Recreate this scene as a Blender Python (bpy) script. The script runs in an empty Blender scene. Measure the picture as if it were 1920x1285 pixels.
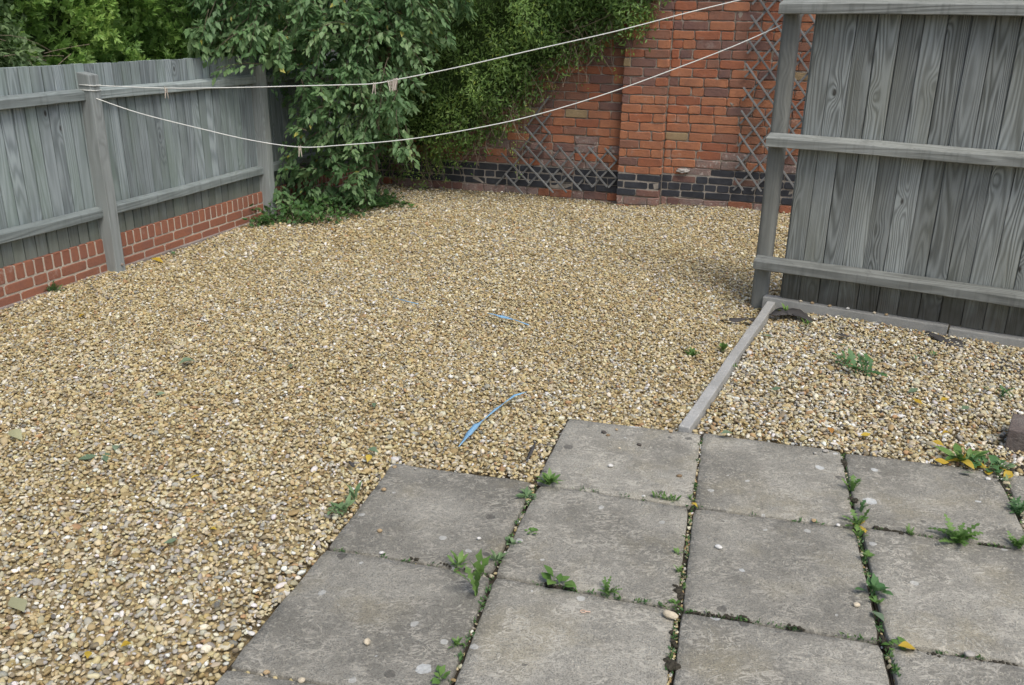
import bpy, bmesh, math, random
import numpy as np
from mathutils import Vector, Matrix, Euler

rng = np.random.default_rng(11)
random.seed(11)
SC = bpy.context.scene
COL = SC.collection

# ------------------------------------------------------------------ camera
F_PX, HOR, ROLL, CAM_H = 1640.0, 42.0, 0.016, 1.70        # focal length in px of a 1920 px frame
PITCH = math.atan((642.5 - HOR) / F_PX)
_fw = np.array([0, math.cos(PITCH), -math.sin(PITCH)])
_rt = np.array([1.0, 0, 0])
_up = np.cross(_rt, _fw)
CR = math.cos(ROLL) * _rt + math.sin(ROLL) * _up
CU = -math.sin(ROLL) * _rt + math.cos(ROLL) * _up
CO = np.array([0, 0, CAM_H])
cam_data = bpy.data.cameras.new('camera')
cam_data.sensor_width = 36
cam_data.lens = F_PX / 1920 * 36
cam_data.clip_start = 0.05
cam_data.clip_end = 500
cam = bpy.data.objects.new('camera', cam_data)
COL.objects.link(cam)
m = Matrix.Identity(4)
for i in range(3):
    m[i][0], m[i][1], m[i][2], m[i][3] = CR[i], CU[i], -_fw[i], CO[i]
cam.matrix_world = m
SC.camera = cam

# ------------------------------------------------------------------ light: bright overcast
SUN_EL, SUN_AZ = math.radians(58), math.radians(150)       # azimuth clockwise from +Y
world = bpy.data.worlds.new('World')
SC.world = world
world.use_nodes = True
wn = world.node_tree
sky = wn.nodes.new('ShaderNodeTexSky')
sky.sky_type = 'NISHITA'
sky.sun_disc = False
sky.sun_elevation = SUN_EL
sky.sun_rotation = SUN_AZ
sky.dust_density = 4.0
sky.ozone_density = 1.0
wn.nodes['Background'].inputs['Strength'].default_value = 0.125
wn.links.new(sky.outputs[0], wn.nodes['Background'].inputs['Color'])
sun_data = bpy.data.lights.new('sun', 'SUN')
sun_data.energy = 1.35
sun_data.angle = math.radians(24)
sun_data.color = (1.0, 0.985, 0.93)
sun = bpy.data.objects.new('sun', sun_data)
COL.objects.link(sun)
sd = Vector((math.sin(SUN_AZ) * math.cos(SUN_EL), math.cos(SUN_AZ) * math.cos(SUN_EL), math.sin(SUN_EL)))
sun.rotation_euler = sd.to_track_quat('Z', 'Y').to_euler()
sun.location = (3, -4, 9)
vs = SC.view_settings
vs.view_transform = 'Standard'
vs.look = 'None'
vs.gamma = 1
vs.exposure = 0.47
vs.use_curve_mapping = False


# ------------------------------------------------------------------ measuring helpers
def ray(u, v):
    return (u - 960) / F_PX * CR - (v - 642.5) / F_PX * CU + _fw


def G(u, v, z=0.0):
    """point of the level z that the photograph shows at pixel (u, v)"""
    d = ray(u, v)
    return CO + d * (z - CO[2]) / d[2]


def PL(u, v, p0, n):
    d = ray(u, v)
    return CO + d * (np.dot(p0 - CO, n) / np.dot(d, n))


def project(P):
    d = np.asarray(P, float) - CO
    z = d @ _fw
    z = np.where(np.abs(z) < 1e-6, 1e-6, z)
    return 960 + F_PX * (d @ CR) / z, 642.5 - F_PX * (d @ CU) / z, z


UP = np.array([0, 0, 1.0])


class Frame:
    """a vertical plane: s along d, t along the normal n (towards the yard), z up"""
    def __init__(self, o, d):
        self.o = np.array([o[0], o[1], 0.0])
        d = np.array([d[0], d[1], 0.0])
        self.d = d / np.linalg.norm(d)
        self.n = np.array([self.d[1], -self.d[0], 0.0])
        if self.n @ (CO - self.o) < 0:
            self.n = -self.n

    def P(self, s, t, z):
        return self.o + self.d * s + self.n * t + UP * z

    def sz(self, u, v, t=0.0):
        p = PL(u, v, self.o + self.n * t, self.n)
        return float((p - self.o) @ self.d), float(p[2])

    def matrix(self, s, t, z):
        """local x = s, local y = towards the yard, local z = up"""
        M = Matrix.Identity(4)
        p = self.P(s, t, z)
        for i in range(3):
            M[i][0], M[i][1], M[i][2], M[i][3] = self.d[i], self.n[i], UP[i], p[i]
        return M


LF = Frame(G(190, 516), G(450, 426) - G(190, 516))            # left fence, s away from camera
_wo = G(1245, 383)
WF = Frame(_wo, G(850, 354) - _wo)                            # back wall, s to the left
_ro = G(1458, 570)
RF = Frame(_ro, G(1920, 645) - _ro)                           # right fence, s to the right


# ------------------------------------------------------------------ object helpers
def link(o, parent=None, label=None, cat=None, group=None, kind=None):
    COL.objects.link(o)
    if parent is not None:
        o.parent = parent
    if label: o['label'] = label
    if cat: o['category'] = cat
    if group: o['group'] = group
    if kind: o['kind'] = kind
    return o


def empty(name, loc, label, cat, group=None, M=None):
    o = bpy.data.objects.new(name, None)
    o.empty_display_size = 0.1
    if M is not None:
        o.matrix_world = M
    else:
        o.location = Vector(loc)
    return link(o, None, label, cat, group)


def mesh(name, verts, faces, mat=None, smooth=False, edges=()):
    me = bpy.data.meshes.new(name)
    me.from_pydata([tuple(map(float, v)) for v in verts], list(edges), [tuple(int(i) for i in f) for f in faces])
    me.update()
    if mat is not None:
        for k in (mat if isinstance(mat, (list, tuple)) else [mat]):
            me.materials.append(k)
    if smooth:
        me.polygons.foreach_set('use_smooth', [True] * len(me.polygons))
    return me


def tri_mesh(name, V, T, mat, attrs=None, smooth=False):
    """fast mesh from numpy: V (n,3), T (m,3)"""
    me = bpy.data.meshes.new(name)
    V = np.ascontiguousarray(V, np.float32)
    T = np.ascontiguousarray(T, np.int32)
    me.vertices.add(len(V))
    me.vertices.foreach_set('co', V.ravel())
    me.loops.add(T.size)
    me.loops.foreach_set('vertex_index', T.ravel())
    me.polygons.add(len(T))
    me.polygons.foreach_set('loop_start', np.arange(0, T.size, 3, dtype=np.int32))
    me.polygons.foreach_set('loop_total', np.full(len(T), 3, np.int32))
    if smooth:
        me.polygons.foreach_set('use_smooth', np.ones(len(T), bool))
    for k, a in (attrs or {}).items():
        at = me.attributes.new(k, 'FLOAT', 'POINT')
        at.data.foreach_set('value', np.ascontiguousarray(a, np.float32))
    me.update(calc_edges=True)
    me.materials.append(mat)
    return me


def ob(name, me, parent=None, M=None, loc=None, **kw):
    o = bpy.data.objects.new(name, me)
    if M is not None:
        o.matrix_local = M
    elif loc is not None:
        o.location = Vector(loc)
    return link(o, parent, **kw)


def box_mesh(name, sx, sy, sz, mat, bevel=0.004, seg=1, cuts=0, jit=0.0, origin='base', seed=0):
    """box, x centred, y 0..sy, z 0..sz"""
    bm = bmesh.new()
    bmesh.ops.create_cube(bm, size=1)
    for v in bm.verts:
        v.co = Vector((v.co.x * sx, (v.co.y + .5) * sy, (v.co.z + .5) * sz))
    if bevel:
        bmesh.ops.bevel(bm, geom=list(bm.edges), offset=bevel, segments=seg, affect='EDGES', profile=.6)
    if cuts:
        ax = max((sx, 0), (sy, 1), (sz, 2))[1]
        n = Vector((1 if ax == 0 else 0, 1 if ax == 1 else 0, 1 if ax == 2 else 0))
        lo = -sx / 2 if ax == 0 else 0
        ln = (sx, sy, sz)[ax]
        for k in range(1, cuts + 1):
            bmesh.ops.bisect_plane(bm, geom=bm.verts[:] + bm.edges[:] + bm.faces[:],
                                   plane_co=n * (lo + ln * k / (cuts + 1)), plane_no=n)
    if jit:
        r = random.Random(seed)
        ax = max((sx, 0), (sy, 1), (sz, 2))[1]
        ph = [r.uniform(0, 6.28) for _ in range(4)]
        for v in bm.verts:
            q = v.co[ax]
            dx = jit * (math.sin(q * 5 + ph[0]) + .6 * math.sin(q * 13 + ph[1]))
            dy = jit * (math.sin(q * 4 + ph[2]) + .6 * math.sin(q * 11 + ph[3]))
            others = [a for a in range(3) if a != ax]
            v.co[others[0]] += dx
            v.co[others[1]] += dy
    me = bpy.data.meshes.new(name)
    bm.to_mesh(me)
    bm.free()
    me.materials.append(mat)
    return me


def prism(profile, x0, x1):
    """profile [(y, z)...] counter-clockwise, extruded along x: verts, faces"""
    n = len(profile)
    V = [(x0, y, z) for y, z in profile] + [(x1, y, z) for y, z in profile]
    Fc = [tuple(range(n))[::-1], tuple(range(n, 2 * n))]
    for i in range(n):
        j = (i + 1) % n
        Fc.append((i, j, n + j, n + i))
    return V, Fc


def tube(points, radius, sides=5):
    P = [Vector(p) for p in points]
    V, Fc = [], []
    rad = radius if hasattr(radius, '__len__') else [radius] * len(P)
    for i, p in enumerate(P):
        a = P[max(i - 1, 0)]
        b = P[min(i + 1, len(P) - 1)]
        t = (b - a).normalized() if (b - a).length > 1e-9 else Vector((0, 0, 1))
        s = t.cross(Vector((0.13, 0.31, 0.94))).normalized()
        q = t.cross(s)
        for k in range(sides):
            an = 2 * math.pi * k / sides
            V.append(p + (s * math.cos(an) + q * math.sin(an)) * rad[i])
    for i in range(len(P) - 1):
        for k in range(sides):
            k2 = (k + 1) % sides
            Fc.append((i * sides + k, i * sides + k2, (i + 1) * sides + k2, (i + 1) * sides + k))
    Fc.append(tuple(range(sides))[::-1])
    Fc.append(tuple(range((len(P) - 1) * sides, len(P) * sides)))
    return V, Fc


class Acc:
    def __init__(self):
        self.V, self.F = [], []

    def add(self, VF):
        o = len(self.V)
        self.V += list(VF[0])
        self.F += [tuple(i + o for i in f) for f in VF[1]]


# ------------------------------------------------------------------ materials
class NT:
    def __init__(self, name):
        self.m = bpy.data.materials.new(name)
        self.m.use_nodes = True
        self.t = self.m.node_tree
        self.b = self.t.nodes['Principled BSDF']
        self.b.inputs['Roughness'].default_value = .85
        self.b.inputs['Specular IOR Level'].default_value = .25

    def n(self, typ, **kw):
        nd = self.t.nodes.new(typ)
        for k, v in kw.items():
            if k.startswith('i_'):
                key = k[2:].replace('_', ' ')
                nd.inputs[int(key) if key.isdigit() else key].default_value = v
            else:
                setattr(nd, k, v)
        return nd

    def l(self, a, b):
        if hasattr(a, 'outputs'): a = a.outputs[0]
        self.t.links.new(a, b)

    def math(self, op, a, b=None, clamp=False):
        nd = self.n('ShaderNodeMath', operation=op, use_clamp=clamp)
        for i, x in enumerate((a, b)):
            if x is None: continue
            if isinstance(x, (int, float)): nd.inputs[i].default_value = x
            else: self.l(x, nd.inputs[i])
        return nd.outputs[0]

    def ramp(self, fac, stops, interp='LINEAR'):
        nd = self.n('ShaderNodeValToRGB')
        nd.color_ramp.interpolation = interp
        e = nd.color_ramp.elements
        while len(e) < len(stops): e.new(.5)
        for el, (p, c) in zip(e, stops):
            el.position = p
            el.color = (*c, 1) if len(c) == 3 else c
        self.l(fac, nd.inputs[0])
        return nd.outputs[0]

    def gray(self, fac, a, b, va=0.0, vb=1.0):
        nd = self.n('ShaderNodeMapRange')
        nd.inputs[1].default_value, nd.inputs[2].default_value = a, b
        nd.inputs[3].default_value, nd.inputs[4].default_value = va, vb
        self.l(fac, nd.inputs[0])
        return nd.outputs[0]

    def mix(self, fac, a, b, mode='MIX'):
        nd = self.n('ShaderNodeMix', data_type='RGBA', blend_type=mode)
        nd.clamp_factor = True
        for s, x in ((0, fac), (6, a), (7, b)):
            if isinstance(x, (int, float)): nd.inputs[s].default_value = x
            elif isinstance(x, tuple): nd.inputs[s].default_value = (*x, 1) if len(x) == 3 else x
            else: self.l(x, nd.inputs[s])
        return nd.outputs[2]

    def noise(self, vec, scale, detail=4, rough=.55, dist=0.0):
        nd = self.n('ShaderNodeTexNoise')
        nd.inputs['Scale'].default_value = scale
        nd.inputs['Detail'].default_value = detail
        nd.inputs['Roughness'].default_value = rough
        nd.inputs['Distortion'].default_value = dist
        if vec is not None: self.l(vec, nd.inputs['Vector'])
        return nd.outputs['Fac']

    def coords(self, kind='Object', scale=None, rand=True):
        tc = self.n('ShaderNodeTexCoord')
        v = tc.outputs[kind]
        if rand:
            oi = self.n('ShaderNodeObjectInfo')
            sc = self.n('ShaderNodeVectorMath', operation='SCALE')
            cx = self.n('ShaderNodeCombineXYZ')
            for k, f in enumerate((37.0, 53.0, 71.0)):
                self.l(self.math('MULTIPLY', oi.outputs['Random'], f), cx.inputs[k])
            ad = self.n('ShaderNodeVectorMath', operation='ADD')
            self.l(v, ad.inputs[0])
            self.l(cx, ad.inputs[1])
            v = ad.outputs[0]
        if scale:
            mp = self.n('ShaderNodeMapping')
            mp.inputs['Scale'].default_value = scale
            self.l(v, mp.inputs['Vector'])
            v = mp.outputs[0]
        return v

    def rnd(self):
        return self.n('ShaderNodeObjectInfo').outputs['Random']

    def color(self, c): self.l(c, self.b.inputs['Base Color'])

    def bump(self, h, strength=.4, dist=.01):
        nd = self.n('ShaderNodeBump')
        nd.inputs['Strength'].default_value = strength
        nd.inputs['Distance'].default_value = dist
        self.l(h, nd.inputs['Height'])
        self.l(nd, self.b.inputs['Normal'])


def wood(name, dark, mid, light, axis=2, strength=1.0, freq=34.0, knots=True, green=None, bumpd=.004, foot_tone=None):
    """weathered softwood: contour lines of a stretched noise field, with knots"""
    t = NT(name)
    sc = [9.0, 9.0, 9.0]
    sc[axis] = .55
    v = t.coords('Object', tuple(sc))
    field = t.noise(v, 1.0, 1.2, .4)
    ws = [34.0, 34.0, 34.0]
    ws[axis] = 2.6
    wob = t.noise(t.coords('Object', tuple(ws)), 1.0, 3, .6)
    field = t.math('ADD', field, t.math('MULTIPLY', wob, .045))
    if knots:
        kc = [6.0, 6.0, 6.0]
        kc[axis] = 3.1
        kv = t.coords('Object', tuple(kc))
        vo = t.n('ShaderNodeTexVoronoi', feature='F1')
        vo.inputs['Scale'].default_value = 1.0
        t.l(kv, vo.inputs['Vector'])
        ksep = t.n('ShaderNodeSeparateColor')
        t.l(vo.outputs['Color'], ksep.inputs[0])
        kon = t.math('GREATER_THAN', ksep.outputs[0], .52)
        k = t.math('MULTIPLY', t.gray(vo.outputs['Distance'], 0.0, .42, 1.0, 0.0), kon)
        k2 = t.math('POWER', k, 2.0)
        field = t.math('ADD', field, t.math('MULTIPLY', k2, .22))
    rings = t.math('SINE', t.math('MULTIPLY', field, freq * 2))
    rings = t.gray(rings, -1, 1)
    rings = t.math('POWER', rings, 1.3)
    fade = [4.0, 4.0, 4.0]
    fade[axis] = .8
    rings = t.math('MULTIPLY', rings, t.gray(t.noise(t.coords('Object', tuple(fade)), 1.0, 3, .6), .32, .62, .35, 1.0))
    fs = [160.0, 160.0, 160.0]
    fs[axis] = 3.0
    fine = t.noise(t.coords('Object', tuple(fs)), 1.0, 3, .6)
    blot = t.noise(t.coords('Object', (5, 5, 2.2)), 1.0, 4, .6)
    c = t.mix(t.math('MULTIPLY', rings, .8 * strength), light, dark)
    c = t.mix(.35, c, mid)
    c = t.mix(t.gray(fine, .45, .7, 0, .4), c, mid)
    c = t.mix(t.gray(blot, .48, .75, 0, .55), c, tuple(x * .6 for x in mid))
    if green:
        c = t.mix(t.gray(t.noise(t.coords('Object', (3, 3, 1.1)), 1.0, 3), .45, .75, 0, .65), c, green)
    if knots:
        c = t.mix(t.math('MULTIPLY', t.gray(vo.outputs['Distance'], .045, .085, .9, 0), kon), c, (.035, .03, .024))
    if foot_tone:
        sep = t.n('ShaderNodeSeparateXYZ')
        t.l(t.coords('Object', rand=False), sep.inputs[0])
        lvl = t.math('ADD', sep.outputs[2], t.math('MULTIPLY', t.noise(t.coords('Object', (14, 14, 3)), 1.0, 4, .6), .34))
        c = t.mix(t.gray(lvl, .22, .44, .78, 0), c, foot_tone)  # darker tone towards the board's bottom, with a noise-broken edge
    stain = t.noise(t.coords('Object', (26, 26, 1.3)), 1.0, 4, .65)
    c = t.mix(t.gray(stain, .54, .72, 0, .5), c, tuple(x * .5 for x in mid))
    br = t.gray(t.rnd(), 0, 1, .74, 1.18)
    hs = t.n('ShaderNodeHueSaturation')
    t.l(br, hs.inputs['Value'])
    t.l(c, hs.inputs['Color'])
    t.color(hs.outputs[0])
    h = t.math('ADD', t.math('MULTIPLY', rings, -.6), fine)
    t.bump(h, .5, bumpd)
    t.b.inputs['Roughness'].default_value = .8
    return t.m


M_WOOD_L = wood('weathered_blue_grey_wood', (.105, .128, .132), (.225, .268, .275), (.365, .415, .425), strength=1.05, freq=48, green=(.165, .222, .175), bumpd=.002, foot_tone=(.13, .14, .11))
M_POST_L = wood('weathered_post_wood', (.155, .165, .155), (.245, .27, .262), (.33, .36, .352), strength=.8, freq=34)
M_RAIL_L = wood('weathered_rail_wood', (.125, .15, .145), (.21, .245, .238), (.31, .35, .342), axis=0, strength=.9, freq=36)
M_WOOD_R = wood('strongly_grained_grey_wood', (.082, .086, .076), (.215, .232, .216), (.41, .44, .42), strength=1.3, freq=58, green=(.175, .178, .135), bumpd=.004, foot_tone=(.062, .055, .038))
M_POST_R = wood('post_wood', (.14, .145, .125), (.23, .235, .21), (.31, .32, .29), strength=.85, freq=34)
M_RAIL_R = wood('rail_wood', (.10, .105, .09), (.205, .215, .195), (.32, .335, .31), axis=0, strength=.95, freq=36)
M_LATH = wood('trellis_lath', (.09, .092, .09), (.15, .155, .152), (.215, .22, .218), axis=0, strength=.4, knots=False)
M_PEG = wood('peg_wood', (.22, .18, .14), (.42, .37, .30), (.55, .5, .43), axis=2, strength=.3, knots=False)


def brick_mat(name, a, b, c, spot=None, rough=.9, spec=.2, pits=1.0, soot_k=.5, lime_k=.3):
    t = NT(name)
    v = t.coords('Object')
    n1 = t.noise(v, 9, 4, .6)
    n2 = t.noise(v, 60, 4, .65)
    r = t.rnd()
    col = t.mix(r, a, b)
    col = t.mix(t.gray(n1, .38, .7, 0, .8), col, c)
    col = t.mix(t.gray(n2, .5, .75, 0, .5), col, tuple(x * .5 for x in a))
    if spot:
        col = t.mix(t.gray(t.noise(v, 22, 3, .6), .58, .66, 0, .8), col, spot)
    geo = t.n('ShaderNodeNewGeometry').outputs['Position']
    soot = t.noise(geo, 1.5, 5, .65)
    col = t.mix(t.gray(soot, .52, .72, 0, soot_k), col, (.10, .082, .066))
    lime = t.noise(geo, 5.5, 5, .7)
    col = t.mix(t.gray(lime, .60, .70, 0, lime_k), col, (.42, .37, .32))
    t.color(col)
    t.bump(t.math('ADD', t.math('MULTIPLY', n1, 1.2), n2), .7 * pits, .007)
    t.b.inputs['Roughness'].default_value = rough
    t.b.inputs['Specular IOR Level'].default_value = spec
    return t.m


BM = {
    'orange': brick_mat('brick_orange', (.41, .180, .095), (.345, .148, .080), (.29, .130, .080)),
    'red': brick_mat('brick_red', (.36, .138, .072), (.30, .115, .064), (.25, .105, .068)),
    'brown': brick_mat('brick_brown', (.245, .125, .085), (.20, .108, .080), (.27, .125, .080)),
    'purple': brick_mat('brick_purple', (.185, .105, .088), (.15, .095, .085), (.21, .115, .085)),
    'blue': brick_mat('brick_blue', (.032, .036, .046), (.024, .026, .031), (.05, .055, .066), rough=.55, spec=.4, pits=.5, soot_k=0, lime_k=.06),
    'buff': brick_mat('brick_buff', (.36, .27, .15), (.33, .25, .15), (.24, .17, .10)),
    'pink': brick_mat('brick_spalled', (.30, .17, .135), (.24, .16, .14), (.20, .18, .165), spot=(.42, .37, .33), pits=1.6),
    'modern': brick_mat('brick_modern_red', (.32, .135, .080), (.265, .110, .070), (.24, .115, .085), pits=.4, soot_k=.2, lime_k=.55),
}


def mortar_mat(name, a, b, dark):
    t = NT(name)
    v = t.coords('Object', rand=False)
    n1 = t.noise(v, 5, 5, .6)
    n2 = t.noise(v, 70, 4, .7)
    c = t.mix(t.gray(n1, .35, .65), a, b)
    c = t.mix(t.gray(t.noise(v, 3.1, 5, .7), .52, .62, 0, .5), c, dark)
    c = t.mix(t.gray(n2, .5, .8, 0, .4), c, dark)
    t.color(c)
    t.bump(n2, .8, .01)
    return t.m


M_MORTAR = mortar_mat('old_lime_mortar', (.32, .275, .225), (.25, .22, .185), (.10, .085, .07))
M_MORTAR_L = mortar_mat('plinth_mortar', (.52, .46, .37), (.46, .40, .33), (.34, .29, .24))


def concrete_mat(name, a, b, spk=.4):
    t = NT(name)
    v = t.coords('Object')
    n1 = t.noise(v, 4, 5, .6)
    n2 = t.noise(v, 140, 3, .7)
    c = t.mix(t.gray(n1, .35, .65), a, b)
    c = t.mix(t.gray(n2, .55, .75, 0, spk), c, tuple(x * .35 for x in a))
    c = t.mix(t.gray(t.noise(v, 90, 2, .5), .6, .75, 0, spk), c, tuple(min(1, x * 1.6) for x in a))
    t.color(c)
    t.bump(t.math('ADD', n1, n2), .5, .006)
    return t.m


M_KERB = concrete_mat('kerb_concrete', (.40, .40, .38), (.31, .31, .29), .6)
M_LEDGE = concrete_mat('gravel_board_concrete', (.35, .35, .325), (.27, .27, .25), .4)


def slab_mat():
    t = NT('riven_paving_slab')
    v = t.coords('Object')
    big = t.noise(v, 2.6, 5, .6)
    med = t.noise(v, 12, 5, .65, .6)
    fine = t.noise(v, 210, 3, .75)
    grain = t.noise(v, 75, 4, .7)
    c = t.mix(t.gray(big, .38, .62), (.235, .226, .192), (.40, .385, .33))
    c = t.mix(t.gray(t.noise(v, 3.3, 4, .6), .52, .68, 0, .55), c, (.36, .32, .215))          # ochre bloom
    c = t.mix(t.gray(med, .50, .72, 0, .55), c, (.20, .193, .165))
    c = t.mix(t.gray(fine, .48, .62, 0, .75), c, (.115, .108, .092))
    c = t.mix(t.gray(grain, .54, .66, 0, .6), c, (.50, .475, .39))
    # scuffed riven ridges: thin broken pale lines
    w = t.noise(v, 7.5, 5, .66, 1.4)
    ridge = t.math('ABSOLUTE', t.math('SUBTRACT', w, .5))
    brk = t.gray(t.noise(v, 16, 3, .6), .47, .57)
    line = t.math('MULTIPLY', t.gray(ridge, 0.0, .034, 1, 0), brk)
    line = t.math('MULTIPLY', line, t.gray(grain, .38, .60))
    c = t.mix(line, c, (.62, .59, .50))
    w2 = t.noise(t.coords('Object', (1.0, 1.8, 1)), 17, 4, .6, 1.0)
    line2 = t.math('MULTIPLY', t.gray(t.math('ABSOLUTE', t.math('SUBTRACT', w2, .5)), 0, .045, 1, 0), t.gray(t.noise(v, 9, 3, .6), .46, .58))
    c = t.mix(t.math('MULTIPLY', line2, .8), c, (.55, .52, .44))
    # round pale lichen
    wob = t.n('ShaderNodeVectorMath', operation='ADD')
    nn = t.n('ShaderNodeTexNoise')
    nn.inputs['Scale'].default_value = 45
    t.l(v, nn.inputs['Vector'])
    sc = t.n('ShaderNodeVectorMath', operation='SCALE')
    sc.inputs['Scale'].default_value = .018
    t.l(nn.outputs['Color'], sc.inputs[0])
    t.l(v, wob.inputs[0])
    t.l(sc, wob.inputs[1])
    fl = t.n('ShaderNodeMapping')
    fl.inputs['Scale'].default_value = (1, 1, 0)
    t.l(wob, fl.inputs['Vector'])
    for scale, keep, rad, colr in ((7.0, .60, .19, (.66, .68, .66)), (13.0, .70, .20, (.56, .56, .52)), (9.0, .66, .19, (.13, .125, .11))):
        vo = t.n('ShaderNodeTexVoronoi', feature='F1')
        vo.inputs['Scale'].default_value = scale
        vo.inputs['Randomness'].default_value = 1
        t.l(fl, vo.inputs['Vector'])
        sp = t.n('ShaderNodeSeparateColor')
        t.l(vo.outputs['Color'], sp.inputs[0])
        on = t.gray(sp.outputs[0], keep, keep + .02)
        size = t.math('MULTIPLY', sp.outputs[1], rad)
        dot = t.math('MULTIPLY', t.math('GREATER_THAN', size, vo.outputs['Distance']), on)
        dot = t.math('MULTIPLY', dot, t.gray(grain, .3, .6, .45, .95))
        c = t.mix(dot, c, colr)
    hs = t.n('ShaderNodeHueSaturation')
    t.l(t.gray(t.rnd(), 0, 1, .76, .96), hs.inputs['Value'])
    t.l(c, hs.inputs['Color'])
    t.color(hs.outputs[0])
    h = t.math('ADD', t.math('MULTIPLY', med, 1.3), t.math('MULTIPLY', fine, .35))
    h = t.math('ADD', h, t.math('MULTIPLY', line, .5))
    t.bump(h, .9, .008)
    t.b.inputs['Roughness'].default_value = .86
    return t.m


M_SLAB = slab_mat()


def soil_mat():
    t = NT('dark_soil')
    v = t.coords('Object', rand=False)
    n1 = t.noise(v, 18, 5, .65)
    c = t.mix(n1, (.03, .026, .02), (.085, .07, .05))
    t.color(c)
    t.bump(t.noise(v, 120, 4, .7), 1.0, .01)
    return t.m


M_SOIL = soil_mat()


def sand_mat():
    t = NT('sandy_subbase')
    v = t.coords('Object', rand=False)
    c = t.mix(t.noise(v, 90, 4, .7), (.20, .155, .085), (.40, .315, .175))
    t.color(c)
    t.bump(t.noise(v, 160, 3, .7), 1, .01)
    return t.m


M_SUB = sand_mat()


def pebble_mat():
    t = NT('pebble_stone')
    at = t.n('ShaderNodeAttribute', attribute_type='INSTANCER', attribute_name='col')
    v = t.coords('Object', rand=False)
    n1 = t.noise(v, 3, 3, .6)
    c = t.mix(t.gray(n1, .42, .68, 0, .45), at.outputs['Color'], (.32, .26, .14))
    t.color(c)
    t.b.inputs['Roughness'].default_value = .75
    t.b.inputs['Specular IOR Level'].default_value = .35
    return t.m


M_PEB = pebble_mat()


def flat_mat(name, a, b, scale=30, rough=.8, spec=.25, trans=0.0):
    t = NT(name)
    v = t.coords('Object')
    t.color(t.mix(t.noise(v, scale, 4, .6), a, b))
    t.b.inputs['Roughness'].default_value = rough
    t.b.inputs['Specular IOR Level'].default_value = spec
    return t.m


def leaf_mat(name, stops, trans=.35, rough=.5, spec=.4, attr='tint', hue=.0):
    """foliage: per-leaf tint attribute (or object random for single leaves) through a ramp"""
    t = NT(name)
    if attr:
        f = t.n('ShaderNodeAttribute', attribute_name=attr).outputs['Fac']
    else:
        f = t.rnd()
    c = t.ramp(f, stops)
    v = t.coords('Object')
    c = t.mix(t.gray(t.noise(v, 35, 3, .6), .4, .7, 0, .35), c, tuple(x * .55 for x in stops[0][1]))
    t.color(c)
    t.b.inputs['Roughness'].default_value = rough
    t.b.inputs['Specular IOR Level'].default_value = spec
    tr = t.n('ShaderNodeBsdfTranslucent')
    t.l(c, tr.inputs['Color'])
    mx = t.n('ShaderNodeMixShader')
    mx.inputs[0].default_value = trans
    t.l(t.b.outputs[0], mx.inputs[1])
    t.l(tr, mx.inputs[2])
    t.l(mx, t.t.nodes['Material Output'].inputs['Surface'])
    return t.m


ML_TREE = leaf_mat('plum_leaf', [(0, (.085, .18, .070)), (.5, (.185, .325, .135)), (.93, (.33, .47, .22)), (1, (.50, .47, .11))], trans=.42)
ML_CLIMB = leaf_mat('climber_leaf', [(0, (.085, .165, .040)), (.5, (.18, .30, .075)), (.9, (.30, .43, .09)), (1, (.42, .48, .09))])
ML_CONIFER = leaf_mat('conifer_spray', [(0, (.12, .25, .06)), (.6, (.25, .43, .10)), (1, (.40, .56, .14))], trans=.4)
ML_SHRUB = leaf_mat('pale_shrub_leaf', [(0, (.13, .23, .085)), (.6, (.26, .37, .17)), (.9, (.38, .46, .26)), (1, (.62, .52, .12))])
ML_COVER = leaf_mat('ground_cover_leaf', [(0, (.05, .13, .04)), (.7, (.10, .21, .06)), (1, (.18, .28, .08))])
ML_WEED = leaf_mat('weed_leaf', [(0, (.10, .21, .045)), (1, (.19, .32, .085))], attr=None, trans=.3)
ML_WEED_BLUE = leaf_mat('grey_green_weed_leaf', [(0, (.15, .25, .11)), (1, (.25, .36, .18))], attr=None, trans=.25)
ML_WEED_DARK = leaf_mat('dark_weed_leaf', [(0, (.065, .165, .055)), (1, (.12, .235, .085))], attr=None, trans=.25)
ML_YELLOW = leaf_mat('yellow_leaf', [(0, (.50, .34, .035)), (1, (.62, .46, .07))], attr=None, trans=.25)
ML_GREENLEAF = leaf_mat('fallen_green_leaf', [(0, (.14, .21, .12)), (1, (.24, .31, .20))], attr=None, trans=.2)
ML_PALE = leaf_mat('fallen_pale_leaf', [(0, (.38, .38, .22)), (1, (.44, .42, .28))], attr=None, trans=.2)
ML_ORANGE = leaf_mat('fallen_orange_leaf', [(0, (.40, .17, .04)), (1, (.46, .24, .06))], attr=None, trans=.2)
M_TWIG = flat_mat('twig_bark', (.10, .078, .055), (.19, .155, .115), 60)
M_TWIG_PALE = flat_mat('dry_stem', (.17, .135, .095), (.27, .22, .16), 60)
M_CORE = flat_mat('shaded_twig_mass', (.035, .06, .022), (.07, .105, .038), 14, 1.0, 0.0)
M_MOSS = flat_mat('dark_moss', (.028, .027, .021), (.075, .066, .05), 160, 1.0, .1)
M_LINE = flat_mat('pale_clothes_line', (.66, .68, .64), (.74, .75, .7), 80, .5, .4)
M_STEEL = flat_mat('rusty_spring_steel', (.24, .18, .14), (.34, .3, .27), 200, .45, .5)
M_BLUE = flat_mat('blue_plastic', (.15, .32, .50), (.26, .45, .62), 25, .35, .5)
M_BLACK = flat_mat('weed_membrane', (.035, .034, .034), (.085, .08, .076), 60, .75, .3)
M_FOOT = concrete_mat('footing_concrete', (.27, .235, .21), (.20, .165, .145), .4)
M_LEADFLASH = flat_mat('grey_lump', (.30, .29, .27), (.42, .40, .37), 60)

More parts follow.
